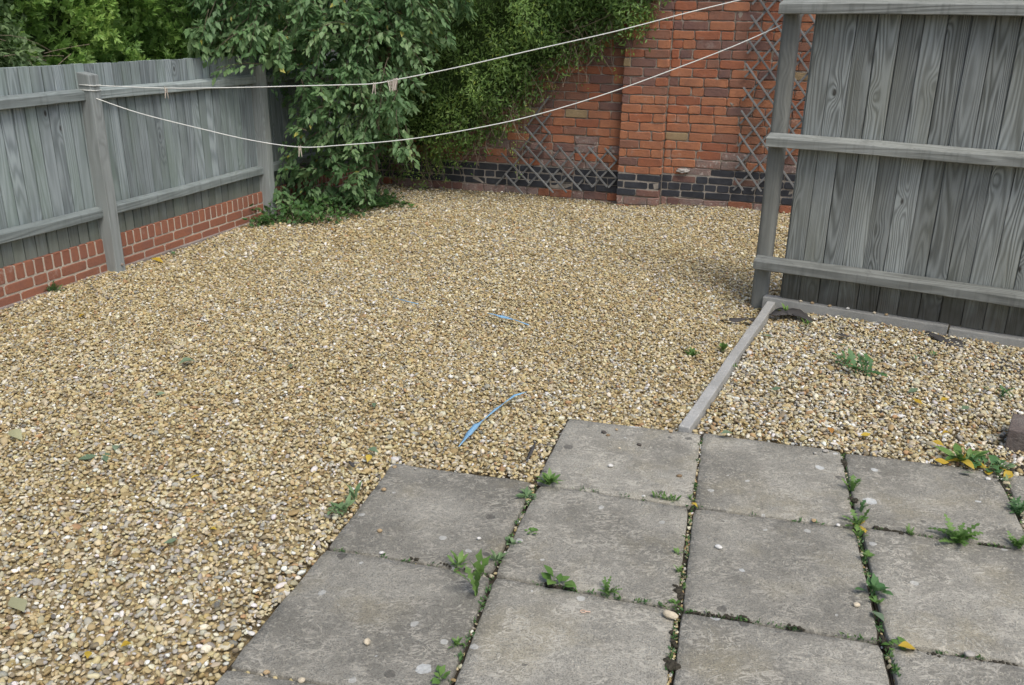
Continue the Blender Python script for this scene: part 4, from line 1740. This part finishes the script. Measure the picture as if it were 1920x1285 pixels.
weed(640, 962, 'grey-green rosette weed at the gravel edge of a paving slab', 'lance', 'b', 11, .066, (15, 60), 0, .02)
weed(662, 938, 'taller grey-green shoot just behind the grey-green rosette', 'lance', 'b', 5, .070, (45, 85), 0, .015)
weed(1028, 908, 'bright green fresh rosette in the inner corner where slabs step', 'lance', 'g', 16, .062, (15, 65), 0, .01)
weed(988, 932, 'pale green flat rosette next to the bright green one', 'lance', 'b', 12, .050, (8, 40), 0, .006)
weed(893, 1118, 'tall upright dark-stemmed dandelion-like weed at the crossing of slab joints', 'lobed', 'g', 6, .135, (58, 88), 0, .004, wsc=.62)
weed(862, 1062, 'grassy tuft in the joint beside the tall upright weed', 'lance', 'g', 9, .055, (20, 60), 0, .012)
weed(930, 1052, 'small silvery weed in the joint above the tall upright weed', 'lance', 'b', 8, .045, (30, 75), 0, .008)
weed(1046, 1098, 'broad-leaved seedling growing from black moss in a slab joint', 'round', 'g', 6, .060, (20, 70), .004, .016)
weed(1140, 1112, 'small feathery weed in the slab joint beyond the mossy seedling', 'fern', 'g', 9, .050, (25, 75), 0, .006)
for du, lb in ((-18, 'short bright tuft heading the row along the joint of the top slab'), (0, 'short bright tuft in the middle of the row along the joint'), (16, 'short bright tuft touching a small yellow leaf in the joint')):
    weed(1248 + du, 937 + du * .16, lb, 'lance', 'g', 8, .032, (25, 75), 0, .012)
weed(1296, 938, 'tiny pale seedling at the end of the row of tufts', 'fern', 'g', 5, .026, (30, 80), 0, .005)
weed(1607, 985, 'lobed weed with yellowing base at a joint crossing', 'lobed', 'g', 11, .065, (15, 70), 0, .010, yellow=3)
weed(1598, 920, 'upright narrow weed between two dark moss clumps in a joint', 'lobed', 'g', 8, .060, (40, 85), 0, .008)
weed(1613, 960, 'small dark green weed just above the lobed weed', 'lobed', 'd', 7, .050, (40, 85), 0, .006)
weed(1796, 1016, 'large spreading feathery rosette in the joint between slabs', 'fern', 'g', 16, .088, (15, 65), 0, .012)
weed(1707, 1003, 'wispy feathery seedling beside black soil in the joint', 'fern', 'g', 6, .040, (20, 70), 0, .008)
weed(1908, 1026, 'feathery weed at the joint end next to the large feathery rosette', 'fern', 'g', 10, .055, (20, 70), 0, .01)
weed(1906, 962, 'bushy ferny weed filling the wide joint by the corner slab', 'fern', 'd', 16, .060, (15, 65), 0, .018)
weed(1884, 905, 'small dusty weed on soil at the slab corner', 'fern', 'b', 8, .038, (10, 50), 0, .014)
weed(1636, 1112, 'dark glossy broad-leaved weed in the joint', 'round', 'd', 9, .055, (15, 70), 0, .010)
weed(1642, 1130, 'low tuft under the glossy broad-leaved weed', 'lance', 'g', 6, .030, (15, 60), 0, .010)
weed(1612, 1010, 'slender green weed below the joint crossing', 'lobed', 'g', 6, .042, (30, 80), 0, .008)
weed(1623, 1048, 'pale green single seedling in the joint below the slender weed', 'round', 'g', 4, .036, (30, 80), 0, .004)
weed(1683, 1214, 'small weed holding a yellow leaf at a joint crossing', 'round', 'g', 6, .040, (10, 50), 0, .008)
weed(1618, 700, 'large dark blue-green weed standing in the pale gravel bed', 'lobed', 'd', 12, .135, (15, 75), 0, .05, wsc=.8)
weed(1583, 680, 'low dark leafy weed beside the large weed in the gravel bed', 'lobed', 'd', 8, .085, (8, 40), 0, .03)
weed(1806, 866, 'broad-leaved green weed with yellow dying leaves at the slab corner', 'lance', 'g', 16, .105, (10, 65), 0, .025, yellow=5)
weed(1848, 876, 'trailing dark-leaved weed with yellow strips beside the broad-leaved weed', 'round', 'd', 12, .080, (8, 40), 0, .03, yellow=4)
weed(1876, 880, 'small grey-green sprout beyond the trailing weed', 'lance', 'b', 8, .055, (20, 70), 0, .015, yellow=2)
weed(1297, 668, 'round cushion of fine bright leaves in the golden gravel', 'fern', 'g', 22, .048, (10, 80), .004, .018)
weed(1356, 660, 'small leafy sprig standing against the kerb', 'round', 'g', 9, .060, (30, 80), 0, .010)
weed(1378, 690, 'tiny sprig on the bed side of the kerb', 'round', 'g', 5, .030, (30, 80), 0, .008)
weed(1470, 585, 'little weed with yellow leaves where kerb meets gravel board', 'lance', 'g', 9, .055, (15, 70), 0, .012, yellow=4)
weed(1197, 376, 'dark leafy weed at the foot of the pilaster', 'lobed', 'd', 16, .15, (10, 60), 0, .05)
weed(1215, 372, 'small bush of dark leaves beside the pilaster weed', 'round', 'd', 10, .11, (20, 75), 0, .03)
weed(1125, 362, 'leafy weed growing through the foot of the low trellis', 'round', 'd', 14, .11, (20, 80), 0, .05)
weed(1093, 366, 'short weed under the low trellis', 'lance', 'd', 10, .09, (15, 70), 0, .04)
weed(1055, 362, 'small tuft at the wall foot under the low trellis', 'lance', 'd', 9, .08, (15, 70), 0, .04)
weed(1395, 368, 'tiny seedling on the footing bricks under the tall trellis', 'lance', 'g', 6, .06, (20, 70), .05, .02)
weed(100, 548, 'fine-leaved green weed at the foot of the red plinth', 'fern', 'd', 16, .085, (15, 75), 0, .03)
weed(72, 553, 'pale weed beside the fine-leaved one at the plinth', 'lance', 'b', 8, .06, (20, 70), 0, .02)
weed(855, 1212, 'little green tuft in the joint between the two lowest slabs', 'lance', 'g', 8, .034, (20, 75), 0, .006)
weed(826, 1275, 'round-leaved pale green seedling low in the slab joint', 'round', 'g', 6, .045, (15, 60), 0, .006)
weed(1272, 1072, 'tiny feathery sprig in the gritty joint', 'fern', 'g', 6, .030, (20, 75), 0, .008)
weed(1272, 1040, 'tiny green sprout in the gritty joint above the feathery sprig', 'round', 'g', 5, .024, (20, 75), 0, .005)
weed(1268, 1135, 'pale yellow-green sprout at the crossing of the gritty joint', 'round', 'g', 5, .034, (10, 60), 0, .008)
weed(998, 1000, 'small moss-green weed creeping in the joint of the stepped slab', 'round', 'g', 6, .028, (10, 60), 0, .012)
weed(960, 1020, 'second small creeping weed lower in the stepped slab joint', 'round', 'b', 6, .028, (10, 60), 0, .012)
weed(700, 392, 'low green weed at the edge of the ground cover', 'round', 'g', 14, .10, (10, 60), 0, .08)
weed(760, 388, 'small weed patch on the gravel beyond the ground cover', 'round', 'g', 10, .08, (10, 60), 0, .10)
weed(1890, 745, 'wispy weed in the gravel bed near the brick stub', 'fern', 'd', 6, .065, (30, 80), 0, .03)
weed(1860, 735, 'short wispy weed beside the other wispy weed in the bed', 'fern', 'd', 4, .045, (15, 60), 0, .03)
weed(1760, 668, 'small sprig near the dark membrane in the bed', 'lance', 'd', 4, .045, (15, 60), 0, .03)
weed(1715, 672, 'thin green sprig behind the large bed weed', 'fern', 'd', 4, .045, (15, 70), 0, .03)
weed(1510, 610, 'tiny sprig in the gravel near the black membrane flap', 'fern', 'g', 6, .045, (20, 70), 0, .015)
weed(325, 478, 'tiny sprout at the plinth foot past the first fence post', 'lance', 'd', 6, .05, (20, 70), 0, .015)

# ------------------------------------------------------------------ fallen leaves
FL = [leaf_shape('fallen_leaf', [.01, .10, .2, .26, .25, .17, .08, .0], b_, None, f_) for b_, f_ in ((.5, .35), (-.5, .2), (1.0, .5), (.2, .1))]


def fallen(u, v, mt, size, label, rot=None, z=.021):
    p = G(u, v)
    me = random.choice(FL).copy()
    me.materials.clear()
    me.materials.append(mt)
    o = ob('fallen_leaf', me, loc=(p[0], p[1], z), label=label, cat='leaf', group='fallen leaves')
    o.rotation_euler = (random.uniform(-.35, .35), random.uniform(-.15, .25), random.uniform(0, 6.28) if rot is None else rot)
    o.scale = (size * 1.15, size * 1.15, size * 1.15)


fallen(688, 852, ML_GREENLEAF, .055, 'green curled leaf beside a yellow one on the golden gravel')
fallen(694, 861, ML_YELLOW, .045, 'yellow leaf touching a green curled leaf on the golden gravel')
for du, dv, w_ in ((0, 0, 'first'), (-16, 6, 'second'), (18, -2, 'third')):
    fallen(200 + du, 857 + dv, ML_GREENLEAF, .065, {'first': 'grey-green leaf in the middle of three together on the gravel', 'second': 'darker grey-green leaf low in the group of three on the gravel', 'third': 'grey-green leaf pointing away in the group of three on the gravel'}[w_])
fallen(367, 684, ML_GREENLEAF, .085, 'lone dull green leaf in the middle of the golden gravel')
fallen(18, 817, ML_PALE, .085, 'large pale dry leaf on the gravel well away from the slabs')
fallen(24, 1130, ML_PALE, .085, 'broad pale green leaf on the grey gravel')
fallen(358, 907, ML_YELLOW, .038, 'small yellow leaf on the golden gravel level with the first slab')
fallen(408, 1003, ML_YELLOW, .038, 'small yellowish leaf on gravel near the slabs')
fallen(335, 1020, ML_GREENLEAF, .042, 'narrow green leaf on gravel between yellow leaves')
fallen(228, 1225, ML_YELLOW, .036, 'yellow leaf on the palest gravel')
fallen(168, 1232, ML_YELLOW, .034, 'yellow-green scrap of leaf on the palest gravel')
fallen(288, 968, ML_GREENLEAF, .036, 'small dark green leaf on gravel')
fallen(312, 745, ML_GREENLEAF, .045, 'upright green leaf on the golden gravel')
fallen(702, 772, ML_GREENLEAF, .05, 'thin green leaf on gravel between the blue strips and fence')
fallen(1350, 822, ML_GREENLEAF, .062, 'pale green leaf lying on the edge of a slab by the kerb', .3)
fallen(1607, 786, ML_YELLOW, .055, 'bright yellow leaf lying flat in the pale gravel bed')
fallen(1632, 821, ML_YELLOW, .045, 'yellow leaf near the slab edge in the pale gravel bed')
fallen(1553, 809, ML_ORANGE, .050, 'brownish orange leaf in the pale gravel bed')
fallen(1640, 683, ML_YELLOW, .06, 'yellow leaf against the large weed in the bed')
fallen(1710, 755, ML_YELLOW, .05, 'yellow leaf in the bed past the large weed')
fallen(1777, 755, ML_YELLOW, .05, 'yellow leaf in the bed closer to the brick stub')
fallen(1720, 735, ML_GREENLEAF, .055, 'green leaf in the pale gravel bed')
fallen(1465, 735, ML_GREENLEAF, .05, 'pale green leaf in the bed close to the kerb')
fallen(1448, 637, ML_GREENLEAF, .05, 'green leaf in the bed below the membrane flap')
fallen(1801, 775, ML_GREENLEAF, .05, 'pale green leaf in the bed before the brick stub')
fallen(1682, 1222, ML_YELLOW, .055, 'bright yellow curled leaf on the slab joint crossing', .1)
fallen(1657, 1170, ML_GREENLEAF, .055, 'oval green leaf lying on a slab beside the joint', 1.9, .008)
fallen(1778, 876, ML_YELLOW, .055, 'yellow leaf on the slab edge under the broad-leaved weed')
fallen(1745, 835, ML_YELLOW, .05, 'upright yellow leaf in gravel next to the broad-leaved weed')
fallen(1783, 822, ML_YELLOW, .048, 'yellow leaf in gravel behind the broad-leaved weed')
fallen(1895, 893, ML_YELLOW, .06, 'long yellow leaf on soil at the slab corner')
fallen(1826, 896, ML_GREENLEAF, .05, 'dark green curled leaf on the slab below the weed')
fallen(1293, 953, ML_YELLOW, .035, 'small yellow leaf in the joint beside the row of tufts')
fallen(284, 490, ML_YELLOW, .09, 'yellow leaf at the plinth foot beyond the first post')
fallen(163, 594, ML_YELLOW, .06, 'yellow leaf on the gravel close to the plinth')
fallen(622, 437, ML_ORANGE, .09, 'reddish leaf on the gravel in front of the ground cover')
fallen(1590, 655, ML_GREENLEAF, .05, 'dull green leaf behind the large bed weed')
fallen(545, 690, ML_GREENLEAF, .045, 'small dull leaf on open golden gravel')

# ------------------------------------------------------------------ moss and soil lumps in the joints
def moss(u0, v0, u1, v1, n, r, label, mat=M_MOSS):
    a, b = G(u0, v0), G(u1, v1)
    c = (a + b) / 2
    bm = bmesh.new()
    for k in range(max(6, n // 3)):
        t = random.random()
        p = a + (b - a) * t + np.array([random.gauss(0, r * .30), random.gauss(0, r * .30), random.uniform(-.010, r * .10)]) - c
        s_ = r * random.uniform(.30, .62)
        bmesh.ops.create_icosphere(bm, subdivisions=2, radius=s_, matrix=Matrix.Translation(p) @ Matrix.Diagonal((1, 1, .6, 1)))
    for v in bm.verts: v.co += Vector(rng.normal(0, r * .085, 3))
    me = bpy.data.meshes.new('moss_clump')
    bm.to_mesh(me)
    bm.free()
    me.materials.append(mat)
    ob('moss_clump', me, loc=c, label=label, cat='moss', group='moss in the slab joints')


moss(1579, 862, 1588, 874, 40, .020, 'dark grey moss clump at the top of the joint near the bed')
moss(1594, 932, 1602, 942, 44, .022, 'brown moss clump in the joint under the upright narrow weed')
moss(1640, 990, 1705, 1003, 110, .018, 'long ridge of black soil in the joint right of the crossing')
moss(1835, 1018, 1880, 1026, 60, .014, 'black soil ridge past the large feathery rosette')
moss(1272, 1098, 1272, 1118, 60, .020, 'black moss lump in the gritty joint above the crossing')
moss(1290, 1145, 1345, 1153, 60, .011, 'purplish moss running along the joint from the crossing')
moss(1345, 1153, 1408, 1160, 90, .015, 'thicker purplish moss mound further along the same joint')
moss(1478, 1172, 1515, 1180, 40, .011, 'small purplish moss mound in the middle of the joint')
moss(1252, 1238, 1262, 1252, 60, .022, 'dark moss clump low in the gritty joint')
moss(1264, 1185, 1266, 1215, 44, .012, 'thin dark moss in the gritty joint above the clump')
moss(1020, 1093, 1085, 1106, 80, .014, 'black moss bed around the broad-leaved seedling')
moss(764, 1045, 783, 1049, 30, .012, 'dark purple moss tuft in the joint under the first slab')
moss(820, 1053, 915, 1076, 60, .008, 'thin dark moss along the joint beside the grassy tuft')
moss(1872, 895, 1895, 945, 110, .020, 'black soil filling the wide joint by the corner slab')
moss(1890, 882, 1925, 876, 60, .018, 'black soil at the outer edge of the corner slab')
moss(1652, 1190, 1664, 1212, 50, .012, 'dark moss at the joint crossing by the yellow leaf')
moss(1690, 1216, 1800, 1232, 60, .009, 'grey moss along the joint right of the yellow leaf')
moss(1810, 1235, 1910, 1246, 60, .009, 'mossy dirt further along the lower right joint')
moss(895, 1120, 878, 1150, 40, .009, 'dark moss below the tall upright weed')

# fine moss and seedlings running along the joints
fo = Foliage()
for p, q, n in (((1316, 815), (1299, 945), 60), ((1297, 955), (1275, 1135), 120), ((1272, 1145), (1250, 1290), 90), ((1006, 908), (926, 1072), 170), ((924, 1085), (835, 1300), 120),
                ((1608, 990), (1655, 1200), 170), ((1658, 1205), (1690, 1285), 60), ((1580, 850), (1604, 985), 120), ((614, 1029), (915, 1078), 60), ((929, 1080), (1268, 1140), 110),
                ((1300, 950), (1600, 990), 40), ((1060, 912), (1295, 950), 70), ((1620, 988), (1935, 1033), 110), ((1278, 1145), (1650, 1203), 150), ((1665, 1207), (1990, 1258), 60), ((1870, 888), (1940, 1028), 160)):
    a, b = G(*p), G(*q)
    t_ = np.clip(rng.random(n // 6)[rng.integers(0, n // 6, n)] + rng.normal(0, .015, n), 0, 1)[:, None]
    P_ = a + (b - a) * t_ + rng.normal(0, .004, (n, 3)) * np.array([1, 1, 0]) + UP * rng.uniform(-.010, .002, (n, 1))
    fo.P.append(P_); fo.D.append(rand_dirs(n) * np.array([1, 1, .4]) + UP * .7); fo.N.append(UP + rng.normal(0, .6, (n, 3)))
    l = rng.uniform(.006, .019, n)
    fo.L.append(l); fo.W.append(l * .42); fo.T.append(rng.uniform(0, 1, n))
o = fo.build('joint_moss', ML_COVER, None, 'stuff')
o['label'] = 'fine green moss and seedlings along the joints between the slabs'
o['category'] = 'moss'

# ------------------------------------------------------------------ loose pebbles lying on the slabs
def loose(u, v, colr, size, label, el=1.2, zr=0.0):
    p = G(u, v)
    me = random.choice(PEBS).copy()
    me.materials.clear()
    t = NT('loose_pebble')
    vv = t.coords('Object')
    t.color(t.mix(t.gray(t.noise(vv, 2.5, 4, .6), .4, .65), colr, tuple(x_ * .7 for x_ in colr)))
    t.b.inputs['Roughness'].default_value = .7
    me.materials.append(t.m)
    o = ob('loose_pebble', me, loc=(p[0], p[1], size * .30 + .001), label=label, cat='pebble', group='loose pebbles on the slabs')
    o.scale = (size * el, size, size * .75)
    o.rotation_euler = (random.uniform(-.1, .1), random.uniform(-.1, .1), zr)


WHT, CRM, TAN, BRN, GRY, DRK = (.68, .67, .63), (.62, .54, .40), (.45, .33, .19), (.24, .17, .10), (.40, .38, .34), (.085, .075, .065)
loose(1145, 876, WHT, .020, 'white round pebble alone in the middle of the top slab')
loose(1347, 1029, WHT, .021, 'angular white pebble on a slab right of the gritty joint', 1.3, -.5)
loose(898, 1012, WHT, .014, 'small bright white pebble on the stepped slab')
loose(720, 921, TAN, .019, 'tan pebble near the upper corner of the stepped slab')
loose(712, 998, TAN, .017, 'brown-gold pebble on the left half of the stepped slab')
loose(740, 878, TAN, .017, 'tan pebble at the very corner of the stepped slab')
loose(779, 881, GRY, .011, 'tiny grey pebble on the far edge of the stepped slab')
loose(688, 1208, CRM, .023, 'upright cream pebble on the lowest slab', 1.3, 1.5)
loose(1605, 1138, CRM, .021, 'cream angular pebble on a slab close to the joint', 1.2)
loose(1132, 813, DRK, .018, 'dark slug-like pebble on the top slab, larger of the close pair', 1.5, -.4)
loose(1140, 818, BRN, .015, 'brown pebble touching the dark slug-like one', 1.4, .3)
loose(1198, 836, DRK, .017, 'dark oval pebble alone on the top slab', 1.5, -.5)
loose(1161, 842, CRM, .011, 'tiny cream pebble on the top slab')
loose(1156, 807, TAN, .012, 'tiny ochre pebble near the far edge of the top slab')
loose(1274, 895, BRN, .017, 'flat brown pebble on the top slab near the gritty joint', 1.6)
loose(1258, 811, TAN, .017, 'tan pebble on the slab edge by the kerb foot', 1.2)
loose(1525, 979, TAN, .018, 'ochre pebble sitting in a thin joint', 1.1)
loose(1571, 987, WHT, .014, 'white pebble in the thin joint near the crossing')
loose(997, 915, CRM, .020, 'cream pebble between the two rosettes')
loose(1207, 933, WHT, .014, 'pale pebble in the joint below the top slab')
loose(1528, 852, GRY, .014, 'grey pebble on the slab edge of the bed')
loose(1548, 848, GRY, .018, 'flat grey pebble at the slab edge of the bed', 1.6)
loose(1852, 901, WHT, .020, 'white pebble on the slab below the trailing weed')
loose(1816, 1231, GRY, .024, 'grey pebble wedged in the lower right joint', 1.5)
loose(866, 1044, CRM, .015, 'cream pebble in the joint by the grassy tuft')
loose(716, 1039, WHT, .014, 'pale pebble in the joint under the stepped slab', 1.5)
loose(1255, 1157, CRM, .030, 'long curved cream stone across the gritty joint', 2.0, -.6)
loose(500, 1264, TAN, .017, 'tan pebble in the open joint of the lowest slab')
loose(566, 1279, CRM, .019, 'cream pebble in the open joint of the lowest slab, next to the tan one')
for u, v, c_, w_ in ((1502, 562, CRM, 'cream pebble on the gravel board nearest the kerb'), (1523, 566, TAN, 'tan flat pebble on the gravel board'), (1556, 572, TAN, 'ochre round pebble on the gravel board'),
                     (1590, 577, WHT, 'white pebble on the gravel board, largest there'), (1640, 585, CRM, 'cream pebble on the gravel board past the white one'), (1662, 588, TAN, 'tan pebble on the gravel board near its end')):
    p = PL(u, v, RF.o + RF.n * .03, RF.n)
    loose(u, v, c_, .021, w_)
    o = [x_ for x_ in COL.objects if x_.name.startswith('loose_pebble')][-1]
    s_, z_ = RF.sz(u, v, .028)
    o.location = Vector(RF.P(s_, .028, .052))

# ------------------------------------------------------------------ litter
def ribbon(name, px, widths, mat, label, cat, zs, th=.0015, group=None, tw=None):
    P = [G(*p) for p in px]
    P = [np.array([p[0], p[1], z_]) for p, z_ in zip(P, zs)]
    # resample
    Q, Wd = [], []
    for i in range(len(P) - 1):
        for k in range(4):
            t = k / 4
            Q.append(P[i] * (1 - t) + P[i + 1] * t)
            Wd.append(widths[i] * (1 - t) + widths[i + 1] * t)
    Q.append(P[-1]); Wd.append(widths[-1])
    c = np.mean(Q, 0)
    V, Fc = [], []
    for i, (q, w) in enumerate(zip(Q, Wd)):
        t = Q[min(i + 1, len(Q) - 1)] - Q[max(i - 1, 0)]
        sd_ = np.cross(t, UP)
        sd_ /= np.linalg.norm(sd_)
        roll = (tw or .5) * math.sin(i * .7) + random.uniform(-.2, .2)
        sd_ = sd_ * math.cos(roll) + UP * math.sin(roll) * .8
        w = w * random.uniform(.88, 1.12)
        V += [q - c - sd_ * w / 2, q - c + np.array([0, 0, random.uniform(0, .004)]), q - c + sd_ * w / 2]
    for i in range(len(Q) - 1):
        a = i * 3
        Fc += [(a, a + 1, a + 4, a + 3), (a + 1, a + 2, a + 5, a + 4)]
    o = ob(name, mesh(name, V, Fc, mat, smooth=True), loc=c, label=label, cat=cat, group=group)
    md = o.modifiers.new('thickness', 'SOLIDIFY')
    md.thickness = th


ribbon('plastic_strip', [(860, 845), (875, 826), (893, 806), (908, 792), (928, 776), (945, 762), (965, 747), (988, 739)], [.004, .022, .026, .006, .012, .010, .014, .004], M_BLUE,
       'long crinkled light blue plastic strip on gravel near the stepped slab', 'plastic strip', [.018, .02, .022, .016, .020, .018, .016, .012], group='blue plastic strips')
ribbon('plastic_strip', [(917, 596), (932, 600), (950, 603), (970, 608), (992, 615)], [.034, .036, .018, .018, .008], M_BLUE,
       'shorter blue plastic strip in the middle of the golden gravel', 'plastic strip', [.028, .030, .024, .022, .018], group='blue plastic strips')
ribbon('plastic_strip', [(738, 562), (760, 568), (785, 574)], [.006, .012, .005], M_BLUE,
       'faint thread of blue plastic on gravel towards the tree', 'plastic strip', [.012, .014, .012], group='blue plastic strips')
ribbon('membrane_scrap', [(1352, 592), (1368, 596), (1385, 594), (1402, 590), (1416, 592)], [.030, .055, .04, .05, .03], M_BLACK,
       'crumpled black membrane scrap by the foot of the tall fence post', 'membrane scrap', [-.03, -.015, -.02, -.02, -.03], group='weed membrane showing through')
ribbon('membrane_scrap', [(1448, 592), (1470, 587), (1492, 589), (1512, 598), (1522, 604)], [.06, .12, .11, .07, .02], M_BLACK,
       'dark membrane flap lying in the corner of kerb and gravel board', 'membrane scrap', [.004, .012, .012, .008, .000], tw=.05, group='weed membrane showing through')
ribbon('membrane_scrap', [(1738, 622), (1765, 636), (1795, 645), (1822, 652)], [.03, .10, .12, .04], M_BLACK,
       'bare dark membrane at the foot of the second gravel board', 'membrane scrap', [.0, .004, .002, -.006], tw=.1, group='weed membrane showing through')
ribbon('membrane_scrap', [(1820, 668), (1850, 676), (1890, 684), (1935, 690)], [.06, .13, .14, .12], M_BLACK,
       'wide bare strip of dark membrane past the bare patch by the gravel board', 'membrane scrap', [-.012, -.008, -.01, -.012], tw=.1, group='weed membrane showing through')
ribbon('membrane_scrap', [(988, 866), (995, 856), (1004, 842)], [.010, .018, .006], M_BLACK,
       'small dark membrane tip sticking out of gravel by the top slab', 'membrane scrap', [.008, .018, .03], group='weed membrane showing through')
ribbon('membrane_scrap', [(1568, 628), (1580, 632), (1592, 634)], [.02, .04, .02], M_BLACK,
       'small dark membrane patch in the middle of the bed', 'membrane scrap', [.01, .014, .01], tw=.1, group='weed membrane showing through')
ribbon('membrane_scrap', [(655, 872), (660, 878), (664, 882)], [.012, .02, .01], M_BLACK,
       'tiny black scrap on gravel behind the stepped slab', 'membrane scrap', [.016, .022, .014], group='weed membrane showing through')

# ring pull
p = G(1093, 1148)
e = empty('ring_pull', (p[0], p[1], .003), 'tiny coppery ring pull lying on a slab', 'ring pull')
e.rotation_euler = (0, 0, -.1)
cir = [(.008 * math.cos(a), .006 * math.sin(a), 0) for a in np.linspace(0, 2 * math.pi, 14)]
M_COP = flat_mat('coppery_metal', (.55, .34, .24), (.7, .55, .42), 90, .4, .5)
ob('ring', mesh('ring', *tube(cir, .0016, 5), M_COP), e)
ob('tab', box_mesh('tab', .016, .005, .0012, M_COP, .0004), e, M=Matrix.Translation((.015, -.0025, 0)))

# stub of bricks at the edge of the bed
bp = G(1885, 835)
M_STUB = brick_mat('stub_brick', (.15, .12, .105), (.13, .11, .10), (.21, .19, .17), pits=1.2)
stub = empty('brick_stub', bp, 'low stub of dull bricks standing at the gravel edge near the weeds', 'brick stub')
stub.rotation_euler = (0, 0, math.radians(-32))
for dx, dy, w_ in ((.0, .0, .10), (.112, .0, .11)):
    me = box_mesh('brick', w_, .215, .11, M_STUB, bevel=.006, seg=2, cuts=3, jit=.0015, seed=int(dx * 100))
    ob('brick', me, stub, M=Matrix.Translation((dx + .05, 0, -.035)))
ob('brick', box_mesh('brick', .215, .10, .11, M_STUB, bevel=.006, seg=2, cuts=3, jit=.0015, seed=9), stub, M=Matrix.Translation((.33, .01, -.036)))
